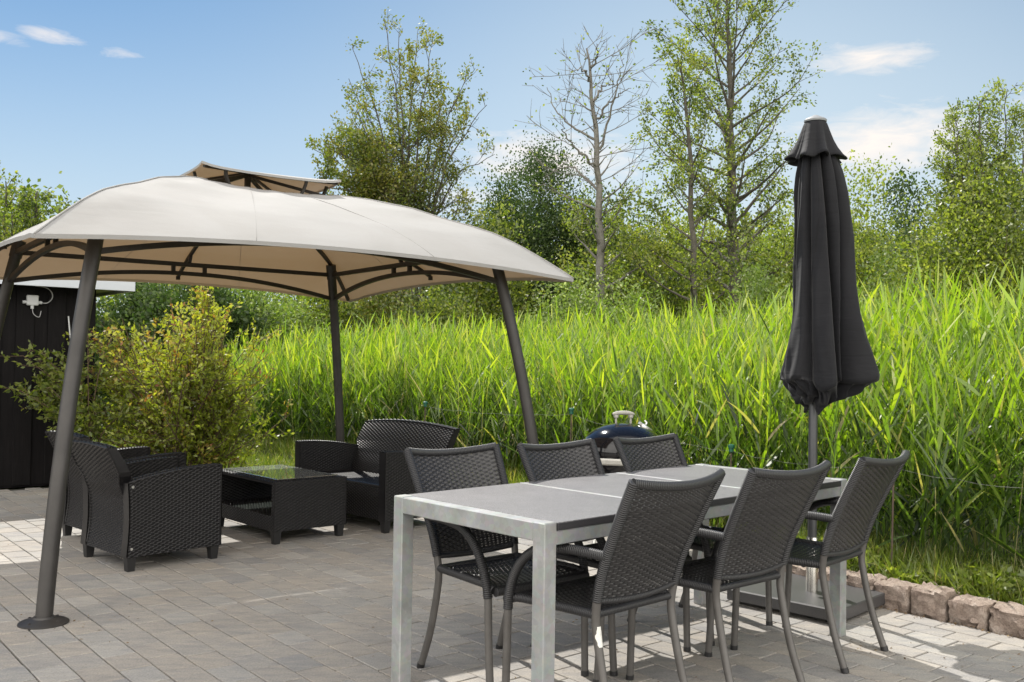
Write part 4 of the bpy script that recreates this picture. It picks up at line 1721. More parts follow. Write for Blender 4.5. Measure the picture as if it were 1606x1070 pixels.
# ------------------------------------------------------------------ wire fence in front of the reeds
def build_fence():
    spots = [((2.16, 5.42), .70, 'thin rusty fence stake with green cap behind the kerb at the right'),
             ((1.50, 6.55), .68, 'thin rusty fence stake with green cap behind the table end'),
             ((.50, 8.1), .84, 'thin rusty fence stake with green cap beside the grill lid'),
             ((2.95, 4.35), .70, 'thin rusty fence stake with green cap beyond the right edge of the photo'),
             ((-.9, 9.9), .8, 'thin rusty fence stake with green cap hidden behind the loveseat')]
    order = [3, 0, 1, 2, 4]
    tops = {}
    for i, ((x, y), h, lb) in enumerate(spots):
        t = thing('fence_stake', lb, 'fence stake', (x, y, .03), 0, 'thin stakes of the wire fence')
        mb = MB()
        mb.tube([(0, 0, 0), (.008, .004, h * .5), (.012, 0, h)], .0055, 7)
        mb.build('rod', MAT['stake'], t)
        mb = MB()
        mb.lathe([(.010, h - .035), (.017, h - .03), (.017, h - .005), (.024, h), (.024, h + .016), (.008, h + .022)], 12, (.012, 0, 0))
        mb.build('cap', MAT['green_cap'], t, smooth=True, sharp=40)
        tops[i] = (x, y, h)
    mb = MB()
    for lvl in (.96,):
        for a, b in zip(order[:-1], order[1:]):
            A = np.array([tops[a][0] + .01, tops[a][1], .03 + tops[a][2] * lvl])
            B = np.array([tops[b][0] + .01, tops[b][1], .03 + tops[b][2] * lvl])
            tt = np.linspace(0, 1, 12)
            P = A[None] * (1 - tt)[:, None] + B[None] * tt[:, None]
            P[:, 2] -= .022 * 4 * tt * (1 - tt) * (.6 + lvl)
            P[:, 2] += .006 * np.sin(tt * 25 + lvl * 9)
            mb.tube(P, 0.0008 if lvl > .9 else .0006, 4, cap=False)
    tag(mb.build('fence_wire', MAT['wire']), 'thin sagging pale wires strung along the green-capped stakes', 'wire')


build_fence()

# ------------------------------------------------------------------ vegetation helpers
def unit(v):
    return v / (np.linalg.norm(v, axis=-1, keepdims=True) + 1e-12)


def leaf_quads(P, size, rng, aspect=.55, axis=None, droop=.0, flat=0.0):
    """diamond leaves at P (N,3)"""
    N = len(P)
    a = rng.normal(size=(N, 3)) if axis is None else axis + rng.normal(size=(N, 3)) * .55
    a[:, 2] -= droop
    a = unit(a)
    b = rng.normal(size=(N, 3))
    b[:, 2] *= (1 - flat)
    b = unit(np.cross(a, b))
    nrm = np.cross(a, b)
    L = size * rng.uniform(.65, 1.3, N)[:, None]
    w = L * aspect * .5
    mid = P + a * L * .48 + nrm * L * .06
    V = np.stack([P, mid + b * w, P + a * L, mid - b * w], 1)
    return V


def blade_quads(base, tip_dir, L, W, bend, rng, seg=4, face=None):
    """grass/reed blades as arching strips. base (N,3), tip_dir (N,3) unit, L (N,), W (N,), bend (N,) droop amount"""
    N = len(base)
    if face is None:
        face = unit(np.cross(tip_dir, unit(rng.normal(size=(N, 3)))))
    prevL = prevR = None
    out = []
    wprof = [.55, 1.0, .85, .5, .04] if seg == 4 else [.7, 1.0, .6, .04]
    for k in range(seg + 1):
        q = k / seg
        c = base + tip_dir * (L * q)[:, None]
        c = c + np.stack([tip_dir[:, 0] * bend * L * q ** 2 * .6, tip_dir[:, 1] * bend * L * q ** 2 * .6, -bend * L * q ** 2.3], 1)
        h = face * (W * wprof[k] * .5)[:, None]
        l_, r_ = c - h, c + h
        if k:
            out.append(np.stack([prevL, prevR, r_, l_], 1))
        prevL, prevR = l_, r_
    return np.stack(out, 1).reshape(-1, 4, 3)


# ------------------------------------------------------------------ reeds
FRONT = np.array([(4.6, 2.8), (3.9, 3.62), (3.15, 4.52), (2.55, 5.25), (1.98, 6.0), (1.4, 7.2), (.55, 9.1), (-.6, 11.0), (-2.0, 12.4), (-3.6, 13.2), (-5.5, 14.5)])


def build_reeds():
    rng = np.random.RandomState(21)
    # arc-length sampling along the front line, then pushed back by depth
    seg = np.linalg.norm(np.diff(FRONT, axis=0), axis=1)
    cum = np.concatenate([[0], np.cumsum(seg)])
    bases, H = [], []
    nrm_back = unit(np.array([.80, .60]))
    N = 5900
    q = rng.uniform(0, cum[-1], N)
    dep = rng.beta(.85, 1.9, N) * 6.8
    x = np.interp(q, cum, FRONT[:, 0]) + nrm_back[0] * dep + rng.normal(0, .10, N)
    y = np.interp(q, cum, FRONT[:, 1]) + nrm_back[1] * dep + rng.normal(0, .10, N)
    keep = (x < y * .62 + 1.0) & (x > -y * .45)
    x, y, dep, q = x[keep], y[keep], dep[keep], q[keep]
    N = len(x)
    cl = .5 + .5 * np.sin(x * 2.1 + 1.3 * np.sin(y * 1.7)) * np.cos(y * 1.9 + x)
    h = 1.12 + .66 * np.clip(dep / 1.7, 0, 1) + .16 * cl + rng.normal(0, .11, N)
    h *= np.interp(q, [0, cum[-1] * .3, cum[-1] * .75, cum[-1]], [1.03, 1.0, .96, .90])
    z0 = np.full(N, .03)
    lean = rng.normal(0, .09, (N, 2)) + np.array([.05, -.02])
    P0 = np.stack([x, y, z0], 1)
    top = P0 + np.stack([lean[:, 0] * h, lean[:, 1] * h, h * .93], 1)
    quads, tint = [], []
    # stems: two crossed strips would be invisible at this size; one slim tapered strip each facing at random
    d = unit(top - P0)
    f = unit(np.cross(d, unit(rng.normal(size=(N, 3)))))
    w = rng.uniform(.005, .009, N)
    V = np.stack([P0 - f * w[:, None] * .5, P0 + f * w[:, None] * .5, top + f * w[:, None] * .2, top - f * w[:, None] * .2], 1)
    quads.append(V)
    tint.append(np.where(rng.uniform(size=N) < .12, 1.0, rng.uniform(.1, .55, N)))
    # blades
    NL = 11
    az0 = rng.uniform(0, 6.28, N)
    for k in range(NL):
        fr = .16 + .84 * (k + rng.uniform(0, .8, N)) / NL
        b = P0 + (top - P0) * fr[:, None]
        az = az0 + (k % 2) * math.pi + rng.normal(0, .5, N)
        el = R(80) - R(34) * rng.uniform(0, 1, N) ** 1.4 - R(22) * (1 - fr)
        td = np.stack([np.cos(az) * np.cos(el), np.sin(az) * np.cos(el), np.sin(el)], 1)
        L = rng.uniform(.20, .44, N) * (1.08 - .15 * (fr > .85))
        W = rng.uniform(.012, .027, N)
        bend = np.clip(rng.gamma(1.1, .13, N), 0, 1.1) * (1.25 - .85 * fr)
        face = unit(np.cross(td, np.stack([np.zeros(N), np.zeros(N), np.ones(N)], 1)) + rng.normal(0, .35, (N, 3)))
        Q = blade_quads(b, td, L, W, bend, rng, 4, face)
        quads.append(Q)
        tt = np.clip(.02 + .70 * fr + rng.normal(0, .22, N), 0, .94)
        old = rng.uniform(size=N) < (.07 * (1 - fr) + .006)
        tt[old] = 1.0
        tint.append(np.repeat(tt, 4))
    V = np.concatenate(quads)
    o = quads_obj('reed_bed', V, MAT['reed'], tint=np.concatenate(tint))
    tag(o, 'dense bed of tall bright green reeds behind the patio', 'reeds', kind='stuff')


build_reeds()


def build_grass():
    rng = np.random.RandomState(31)
    pts = []
    # strip between kerb and reeds on the right, lawn behind the loveseat, round the shrub
    def region(n, fn):
        P = fn(n)
        pts.append(P)
    a = rng.uniform(-3.9, 0.2, 9000)
    b = S_KERB + .17 + np.abs(rng.normal(0, .42, 9000))
    pts.append(np.stack([b * N2[0] + a * D2[0], b * N2[1] + a * D2[1]], 1))
    a = rng.uniform(-12.5, -3.9, 26000)
    b = 5.58 + rng.beta(1, 1.7, 26000) * 6
    pts.append(np.stack([b * N2[0] + a * D2[0], b * N2[1] + a * D2[1]], 1))
    a = rng.uniform(-14.5, -8.62, 12000)
    b = rng.uniform(2.75, 6.5, 12000)
    pts.append(np.stack([b * N2[0] + a * D2[0], b * N2[1] + a * D2[1]], 1))
    XY = np.concatenate(pts)
    N = len(XY)
    s = XY @ N2
    t = XY @ D2
    z = np.where((s > 4.85) & (t > -3.95), .072, np.where(s > 5.6, .035, -.035))
    P = np.stack([XY[:, 0], XY[:, 1], z], 1)
    near = np.concatenate([np.full(9000, 1.0), np.full(26000, .0), np.full(12000, 0.0)])
    az = rng.uniform(0, 6.28, N)
    el = R(85) - R(45) * rng.beta(1, 1.6, N)
    td = np.stack([np.cos(az) * np.cos(el), np.sin(az) * np.cos(el), np.sin(el)], 1)
    L = rng.uniform(.10, .26, N) * np.where(near > .5, 1.15, 1.0)
    W = rng.uniform(.004, .009, N) * np.where(near > .5, .9, 1.5)
    Q = blade_quads(P, td, L, W, np.clip(rng.gamma(1.4, .25, N), 0, 1.2), rng, 3)
    tt = np.clip(rng.beta(2, 2, N), 0, .95)
    tt[rng.uniform(size=N) < .08] = 1
    o = quads_obj('lawn_grass', Q, MAT['grass'], tint=np.repeat(tt, 3))
    tag(o, 'rough grass growing behind the kerb and the loveseat', 'grass', kind='stuff')
    # leafy weeds hugging the kerb
    n = 9000
    a = rng.uniform(-3.9, -.3, n)
    clump = .5 + .5 * np.sin(a * 5.3) * np.sin(a * 2.1 + 1)
    b = S_KERB + .20 + np.abs(rng.normal(0, .24, n))
    zz = .085 + rng.uniform(0, 1, n) ** 1.2 * (.07 + .12 * clump)
    P = np.stack([b * N2[0] + a * D2[0], b * N2[1] + a * D2[1], zz], 1)
    V = leaf_quads(P, .040, rng, .5, flat=.5)
    o = quads_obj('ground_weeds', V, MAT['leaf_lime'], tint=rng.beta(2, 2, n) * .9)
    tag(o, 'low leafy weeds along the back of the kerb stones', 'weeds', kind='stuff')


build_grass()


# ------------------------------------------------------------------ shrubs and trees
def branch_path(p, d, L, rng, n=5, lift=.25, wob=.08):
    pts = [p]
    dd = d.copy()
    for k in range(n):
        dd = unit(dd + np.array([0, 0, lift / n]) + rng.normal(0, wob, 3))
        pts.append(pts[-1] + dd * L / n)
    return np.array(pts)


def grow_tree(name, label, cat, base, stems, spec, leafmat, barkmat, seed, group=None):
    """stems: list of polylines (in metres from base) with start/end radius.
    spec: t0, nb(branches per stem), blen(t), bel(t) deg, nsub, leaves per sub, lsize, dens(P,rng)->keep mask"""
    rng = np.random.RandomState(seed)
    root = thing(name, label, cat, (base[0], base[1], base[2] if len(base) > 2 else 0), 0, group)
    wood, LP, LA = MB(), [], []
    trunk = MB()
    for (pl, r0, r1, *own) in stems:
        P = smooth_path(pl, 18)
        P[1:-1] += rng.normal(0, .02, (len(P) - 2, 3))
        K = len(P)
        rr = r0 + (r1 - r0) * np.linspace(0, 1, K) ** .8
        trunk.tube(P, rr, 8, cap=False)
        L = np.concatenate([[0], np.cumsum(np.linalg.norm(np.diff(P, axis=0), axis=1))])
        nb = own[0] if own else spec['nb']
        for i in range(nb):
            t = spec['t0'] + (1 - spec['t0']) * (i + rng.uniform(0, 1)) / nb
            s = t * L[-1]
            p = np.array([np.interp(s, L, P[:, k]) for k in range(3)])
            az = 2.39996 * i + rng.uniform(-.6, .6)
            if 'az' in spec:
                az = spec['az'](az, rng)
            elv = R(spec['bel'](t) + rng.normal(0, 9))
            d = np.array([math.cos(az) * math.cos(elv), math.sin(az) * math.cos(elv), math.sin(elv)])
            BL = spec['blen'](t) * rng.uniform(.65, 1.2)
            if BL < .15:
                continue
            bp = branch_path(p, d, BL, rng, 6, spec.get('lift', .3), spec.get('wob', .09))
            rb = max(.006, np.interp(s, L, rr) * .42)
            wood.tube(bp, np.linspace(rb, .004, len(bp)), 5, cap=False, uvs=False)
            ns = max(2, int(spec['nsub'] * BL))
            for j in range(ns):
                q = .22 + .78 * (j + rng.uniform(0, 1)) / ns
                k = q * (len(bp) - 1)
                k0 = min(int(k), len(bp) - 2)
                p2 = bp[k0] + (bp[k0 + 1] - bp[k0]) * (k - k0)
                d2 = unit(unit(bp[k0 + 1] - bp[k0]) + rng.normal(0, .62, 3) + np.array([0, 0, .12]))
                SL = spec.get('sl', .38) * BL * (1.05 - .6 * q) + .16
                sp = branch_path(p2, d2, SL, rng, 3, .2, .12)
                wood.tube(sp, np.linspace(.0065, .0025, len(sp)), 3, cap=False, uvs=False)
                nl = rng.poisson(spec['nl'])
                if nl:
                    kk = rng.uniform(.15, 1.05, nl) * (len(sp) - 1)
                    k0 = np.clip(kk.astype(int), 0, len(sp) - 2)
                    lp = sp[k0] + (sp[k0 + 1] - sp[k0]) * (kk - k0)[:, None]
                    LP.append(lp + rng.normal(0, spec.get('spread', .05), (nl, 3)))
                    LA.append(np.repeat(unit(sp[-1] - sp[0])[None], nl, 0))
    trunk.build('trunk', barkmat, root, smooth=True)
    wood.build('branches', barkmat, root, smooth=True)
    LP = np.concatenate(LP)
    LA = np.concatenate(LA)
    if 'dens' in spec:
        k = rng.uniform(size=len(LP)) < spec['dens'](LP)
        LP, LA = LP[k], LA[k]
    V = leaf_quads(LP, spec['ls'], rng, spec.get('asp', .6), LA, .25)
    # tint drifts from clump to clump
    tint = np.clip(.5 + .28 * np.sin(LP[:, 0] * 2.3 + 1.7 * np.sin(LP[:, 2] * 1.9)) * np.cos(LP[:, 1] * 2.1 + LP[:, 2]) + rng.normal(0, .27, len(LP)), 0, 1)
    quads_obj('crown', V, leafmat, root, tint)
    return root, len(LP)


def px2w(px, py, Y):
    """world point on the photo's pixel at depth Y (used only to place things where they stand)"""
    d = fw + r2 * ((px - 803) / F_PX) - u2 * ((py - 535) / F_PX)
    k = Y / d.y
    return np.array([d.x * k, Y, CAM_H + d.z * k])


def bush(name, label, cat, base, rad, n_clump, per, ls, leafmat, seed, group=None, stems=14, sig=.13, asp=.6, low=.1):
    """rounded many-clumped shrub: twigs reach out from the foot to leaf clumps spread through the crown"""
    rng = np.random.RandomState(seed)
    root = thing(name, label, cat, (base[0], base[1], base[2] if len(base) > 2 else 0), 0, group)
    rx, ry, rz = rad
    d = unit(rng.normal(size=(n_clump, 3)))
    d[:, 2] = np.abs(d[:, 2]) * 1.0 - low
    lump = 1 + .20 * np.sin(d[:, 0] * 5 + seed) * np.cos(d[:, 1] * 4 + seed * 2) + .12 * np.sin(d[:, 2] * 9 + d[:, 0] * 6)
    rr = (.35 + .65 * rng.uniform(0, 1, n_clump) ** .45) * lump
    C = d * rr[:, None] * np.array([rx, ry, rz]) + np.array([0, 0, rz * .12])
    C[:, 2] = np.maximum(C[:, 2], .05)
    # branches
    wood = MB()
    idx = rng.choice(n_clump, min(stems, n_clump), False)
    for i in idx:
        p0 = np.array([rng.normal(0, .06 * rx), rng.normal(0, .06 * ry), 0])
        m = (p0 + C[i]) / 2 + np.array([0, 0, .12 * rz]) + rng.normal(0, .04, 3)
        P = smooth_path([p0, m, C[i]], 8)
        wood.tube(P, np.linspace(.012 + .008 * rz, .003, len(P)), 4, cap=False)
    wood.build('branches', MAT['twig'], root, smooth=True)
    sg = sig * (rx + rz) * .5
    n = n_clump * per
    P = np.repeat(C, per, 0) + rng.normal(0, 1, (n, 3)) * sg * np.repeat(rng.uniform(.6, 1.25, n_clump), per)[:, None] * np.array([1, 1, .8])
    ok = P[:, 2] > .02
    P = P[ok]
    V = leaf_quads(P, ls, rng, asp, np.repeat(d, per, 0)[ok] * .8, .15, .3)
    ct = np.repeat(rng.normal(0, .16, n_clump), per)[ok]
    tint = np.clip(.48 + ct + rng.normal(0, .27, len(P)), 0, 1)
    quads_obj('crown', V, leafmat, root, tint)
    return root


# --- tree A: many-stemmed willow, dense to the left, nearly bare at upper right
def tree_a():
    Y = 21.0
    b = px2w(645, 560, Y)
    b[2] = 0
    sc = Y / F_PX
    def P(px, py, dy=0):
        w = px2w(px, py, Y)
        return (w[0] - b[0], dy, w[2])
    rng = np.random.RandomState(1)
    tops = [(598, 20, .2), (630, 60, -.3), (650, 40, .4), (680, 75, -.2), (700, 110, .5), (735, 110, 0), (765, 180, -.5), (775, 235, .3),
            (560, 90, -.4), (540, 170, .5), (515, 235, -.3), (500, 250, .6), (720, 170, .8), (575, 200, -.9), (620, 150, 1.0), (484, 228, .1), (497, 300, -.5), (512, 345, .5), (545, 255, -.8), (528, 315, .9), (565, 320, -.2), (545, 120, .1)]
    stems = []
    for i, (tx, ty, dy) in enumerate(tops):
        bx = 645 + (tx - 645) * .10 + rng.uniform(-8, 8)
        midx = bx + (tx - bx) * .42 + rng.uniform(-5, 5)
        midy = 330 + (ty - 330) * .45
        stems.append(([P(bx, 560, 0), P(bx + (tx - bx) * .14, 400, dy * .3), P(midx, midy, dy * .7), P(tx, ty, dy * 1.6)], .055 - .0012 * i, .006))

    def dens(L):
        x, z = L[:, 0], L[:, 2]
        left = np.clip((-.1 - x) / .9, 0, 1)
        d = .26 + .58 * left
        d = np.where(z > 6.2, np.maximum(d * .45, np.where(np.abs(x - .45) < .75, .5, .2)), d)
        d = np.where((x > .5) & (z < 6.0), .13 + .25 * (np.sin(x * 5 + z * 3) > .6), d)
        d = np.where(z < 3.6, np.maximum(d, .3), d)
        return d
    spec = dict(t0=.34, nb=12, blen=lambda t: .3 + 1.55 * (1 - t) ** .7, bel=lambda t: 40, nsub=6, nl=62, ls=.070, asp=.62, spread=.06, lift=.2, dens=dens)
    return grow_tree('tree', 'many-stemmed tree with brownish leaves rising behind the gazebo canopy, half bare at upper right', 'tree', b, stems, spec, MAT['leaf_brown'], MAT['bark'], 101)


# --- tree B: dying tree, grey dead top over a leafy lower half
def tree_b():
    Y = 19.0
    b = px2w(938, 560, Y)
    b[2] = 0
    def P(px, py, dy=0):
        w = px2w(px, py, Y)
        return (w[0] - b[0], dy, w[2])
    stems = [([P(938, 570), P(942, 420), P(938, 260), P(930, 150), P(920, 76)], .115, .016)]
    for pl in ([(937, 262), (905, 240), (884, 222), (878, 205)], [(936, 220), (900, 195), (872, 160), (860, 120)], [(940, 235), (957, 180), (965, 140), (972, 110)],
               [(930, 160), (950, 130), (975, 120)], [(927, 130), (915, 118), (895, 122)], [(940, 300), (905, 262), (885, 255), (855, 268)], [(933, 190), (960, 160), (985, 150)],
               [(925, 110), (935, 95), (932, 82)]):
        stems.append(([P(*p, dy=.25 * k * (-1 if pl[0][1] % 4 else 1)) for k, p in enumerate(pl)], .030, .006, 5))

    def dens(L):
        return np.clip((5.0 - L[:, 2]) / .9, 0, 1) * .92 + .02

    spec = dict(t0=.10, nb=40, blen=lambda t: (.2 + 1.5 * max(0, (1 - t)) ** .8) if t < .58 else .45, bel=lambda t: 14 + 34 * t, nsub=6, nl=60, ls=.068, spread=.06, lift=.25, dens=dens)
    return grow_tree('tree', 'dying tree with grey bare top branches and leafy lower half, centre background', 'tree', b, stems, spec, MAT['leaf_alder'], MAT['bark_dead'], 103)


# --- tree C: tall open alder
def tree_c():
    Y = 20.0
    b = px2w(1153, 560, Y)
    b[2] = 0
    def P(px, py, dy=0):
        w = px2w(px, py, Y)
        return (w[0] - b[0], dy, w[2])
    stems = [([P(1155, 575), P(1153, 430), P(1147, 280), P(1146, 150), P(1140, 40), P(1138, -25)], .17, .015)]

    def dens(L):
        z = L[:, 2]
        return np.clip(.88 + .25 * np.sin(L[:, 0] * 3 + z * 2.2) - .1 * np.clip((z - 6) / 2, 0, 1) - .25 * (L[:, 0] > .7), .1, 1)
    spec = dict(t0=.17, nb=58, blen=lambda t: .4 + 2.9 * (1 - t) ** .5 * min(1, (t + .3)), bel=lambda t: 16 + 30 * t, nsub=4.6, nl=52, ls=.066, spread=.06, lift=.42, sl=.30, dens=dens)
    return grow_tree('tree', 'tall open green alder left of the closed parasol', 'tree', b, stems, spec, MAT['leaf_alder'], MAT['bark'], 107)


def tree_c2():
    Y = 18.5
    b = px2w(1086, 560, Y)
    b[2] = 0
    def P(px, py, dy=0):
        w = px2w(px, py, Y)
        return (w[0] - b[0], dy, w[2])
    stems = [([P(1086, 575), P(1088, 420), P(1082, 260), P(1075, 150), P(1062, 88)], .085, .012)]
    spec = dict(t0=.16, nb=32, blen=lambda t: .35 + 1.35 * (1 - t) ** .6, bel=lambda t: 20 + 25 * t, nsub=5.5, nl=52, ls=.066, spread=.06, lift=.35)
    return grow_tree('tree', 'slender young alder with a thin straight stem, between the dying tree and the tall alder', 'tree', b, stems, spec, MAT['leaf_alder'], MAT['bark'], 109)


# --- tree D: tall bushy willow at the right edge
def tree_d():
    Y = 19.0
    b = px2w(1545, 575, Y)
    b[2] = 0
    def P(px, py, dy=0):
        w = px2w(px, py, Y)
        return (w[0] - b[0], dy, w[2])
    stems = []
    for i, (tx, ty, dy) in enumerate([(1500, 182, .2), (1525, 165, -.3), (1546, 160, .3), (1580, 140, 0), (1605, 175, -.3), (1490, 235, .5), (1630, 215, .3), (1560, 240, .8), (1478, 205, -.6)]):
        stems.append(([P(1545 + (tx - 1545) * .15, 570, 0), P(1545 + (tx - 1545) * .4, 430, dy * .3), P(1545 + (tx - 1545) * .75, 300, dy * .7), P(tx, ty, dy)], .06, .008))
    spec = dict(t0=.30, nb=22, blen=lambda t: .25 + .95 * (1 - t) ** .8, bel=lambda t: 50, nsub=7, nl=46, ls=.066, asp=.5, spread=.06, lift=.3,
                dens=lambda L: np.clip(.85 - .35 * ((L[:, 0] > .55) & (L[:, 2] > 4.4)), 0, 1))
    return grow_tree('tree', 'tall upright willow at the right edge, above the wide bush', 'tree', b, stems, spec, MAT['leaf_lime'], MAT['bark'], 113)


def tree_left():
    Y = 17.0
    out = []
    for (px, py, sd, lb, w) in ((52, 300, 127, 'small leafy tree top beside the gazebo corner at the far left', 1.0), (2, 285, 131, 'leafy tree cut off by the left edge of the photo', 1.3)):
        b = px2w(px, 560, Y + sd % 3)
        b[2] = 0
        top = px2w(px, py, Y + sd % 3)[2]
        stems = [([(0, 0, 0), (.05, 0, top * .4), (-.03, 0, top * .75), (0, 0, top)], .09, .012), ([(0, 0, top * .3), (.3, .1, top * .6), (.35, .15, top * .93)], .05, .01), ([(0, 0, top * .3), (-.3, -.1, top * .6), (-.4, -.15, top * .9)], .05, .01)]
        spec = dict(t0=.2, nb=22, blen=lambda t: (.25 + .75 * (1 - t)) * w, bel=lambda t: 40, nsub=7, nl=36, ls=.07, spread=.06, lift=.3)
        grow_tree('tree', lb, 'tree', b, stems, spec, MAT['leaf_alder'], MAT['bark'], sd)


tree_a()
tree_b()
tree_c()
tree_c2()
tree_d()
tree_left()


# --- shrub beside the shed, many thin arching twigs with yellowish and bronze leaves
def near_shrub():
    rng = np.random.RandomState(77)
    base = np.array([-3.18, 9.55, -.03])
    root = thing('shrub', 'large yellow-green shrub with bronze shoot tips behind the tub armchairs', 'shrub', base)
    wood, LP, LA, TI = MB(), [], [], []
    nst = 150
    for i in range(nst):
        az = rng.uniform(0, 6.28)
        out = rng.uniform(.15, 1.24)
        h = rng.uniform(.7, 2.05) * (1 - .34 * max(0, out - .35))
        if i < 16:
            az, out, h = rng.uniform(2.3, 3.9), rng.uniform(.8, 1.1), rng.uniform(.8, 1.7)
        if math.cos(az) > 0:
            out *= .84 if h > 1.1 else .55
        p0 = np.array([rng.normal(0, .14), rng.normal(0, .12), 0])
        p1 = p0 + np.array([math.cos(az) * out * .35, math.sin(az) * out * .35, h * .55])
        p2 = p0 + np.array([math.cos(az) * out, math.sin(az) * out * .8, h])
        P = smooth_path([p0, p1, p2], 14)
        wood.tube(P, np.linspace(.010, .003, len(P)), 4, cap=False)
        # side twigs
        for j in range(15):
            q = rng.uniform(.18, 1.0)
            k = int(q * (len(P) - 1))
            d = unit(unit(P[min(k + 1, len(P) - 1)] - P[max(k - 1, 0)]) + rng.normal(0, .7, 3))
            L = rng.uniform(.12, .38)
            sp = branch_path(P[k], d, L, rng, 3, .25, .12)
            wood.tube(sp, np.linspace(.004, .0018, len(sp)), 3, cap=False)
            nl = 15
            kk = np.linspace(.1, 1, nl) * (len(sp) - 1)
            k0 = np.clip(kk.astype(int), 0, len(sp) - 2)
            lp = sp[k0] + (sp[k0 + 1] - sp[k0]) * (kk - k0)[:, None]
            LP.append(lp + rng.normal(0, .012, (nl, 3)))
            LA.append(np.repeat(unit(sp[-1] - sp[0])[None], nl, 0) * .8 + rng.normal(0, .5, (nl, 3)))
            bronze = rng.uniform() < (.24 if P[k][2] > 1.0 else .10)
            base_t = .80 if bronze else .28 + .22 * (P[k][2] > 1.15)
            TI.append(np.clip(base_t + rng.normal(0, .13, nl) + np.linspace(-.05, .1, nl), 0, 1))
    LP, LA, TI = np.concatenate(LP), np.concatenate(LA), np.concatenate(TI)
    wood.build('branches', MAT['twig'], root, smooth=True)
    quads_obj('crown', leaf_quads(LP, .047, rng, .5, LA, .1), MAT['leaf_shrub'], root, TI)
    # low green sprays in front of the shed wall
    root2 = thing('shrub', 'green leafy sprays reaching across the black shed wall behind the leaning pole', 'shrub', (-3.98, 9.0, -.03))
    wood, LP, LA = MB(), [], []
    for i in range(26):
        az = rng.uniform(1.9, 4.2) if i < 15 else rng.uniform(0, 6.28)
        out, h = (rng.uniform(.35, .72), rng.uniform(.85, 1.35)) if i < 15 else (rng.uniform(.1, .45), rng.uniform(.5, 1.7))
        p2 = np.array([math.cos(az) * out, math.sin(az) * out * .35, h])
        P = smooth_path([(rng.normal(0, .05), rng.normal(0, .05), 0), (p2[0] * .35, p2[1] * .35, h * .7), p2], 12)
        wood.tube(P, np.linspace(.008, .003, len(P)), 4, cap=False)
        for j in range(12):
            k = rng.randint(3, len(P))
            d = unit(P[min(k + 1, len(P) - 1)] - P[k - 1] + rng.normal(0, .05, 3))
            sp = branch_path(P[k], unit(d + rng.normal(0, .6, 3)), rng.uniform(.08, .24), rng, 3, .1, .1)
            wood.tube(sp, np.linspace(.0035, .0016, len(sp)), 3, cap=False)
            nl = 11
            kk = np.linspace(.1, 1, nl) * (len(sp) - 1)
            k0 = np.clip(kk.astype(int), 0, len(sp) - 2)
            LP.append(sp[k0] + (sp[k0 + 1] - sp[k0]) * (kk - k0)[:, None] + rng.normal(0, .01, (nl, 3)))
            LA.append(np.repeat(unit(sp[-1] - sp[0])[None], nl, 0) * .8 + rng.normal(0, .5, (nl, 3)))
    LP, LA = np.concatenate(LP), np.concatenate(LA)
    wood.build('branches', MAT['twig'], root2, smooth=True)
    quads_obj('crown', leaf_quads(LP, .055, rng, .5, LA, .1), MAT['leaf_lime'], root2, rng.beta(2, 2, len(LP)))


near_shrub()


def place_bush(px, py_top, Y, wpx, label, mat, seed, ncl=230, per=34, ls=.10, depth=.9, cat='bush', group='bushes beyond the reeds', sig=.13, name='bush', foot=0.0):
    top = px2w(px, py_top, Y)
    h = top[2] - foot
    rx = wpx / 2 * Y / F_PX
    return bush(name, label, cat, (top[0], Y, foot), (rx, rx * depth, h * .9), int(ncl * 1.35), int(per * 2.5), ls * .74, mat, seed, group, sig=.085 if mat is MAT['leaf_dark'] else .108)


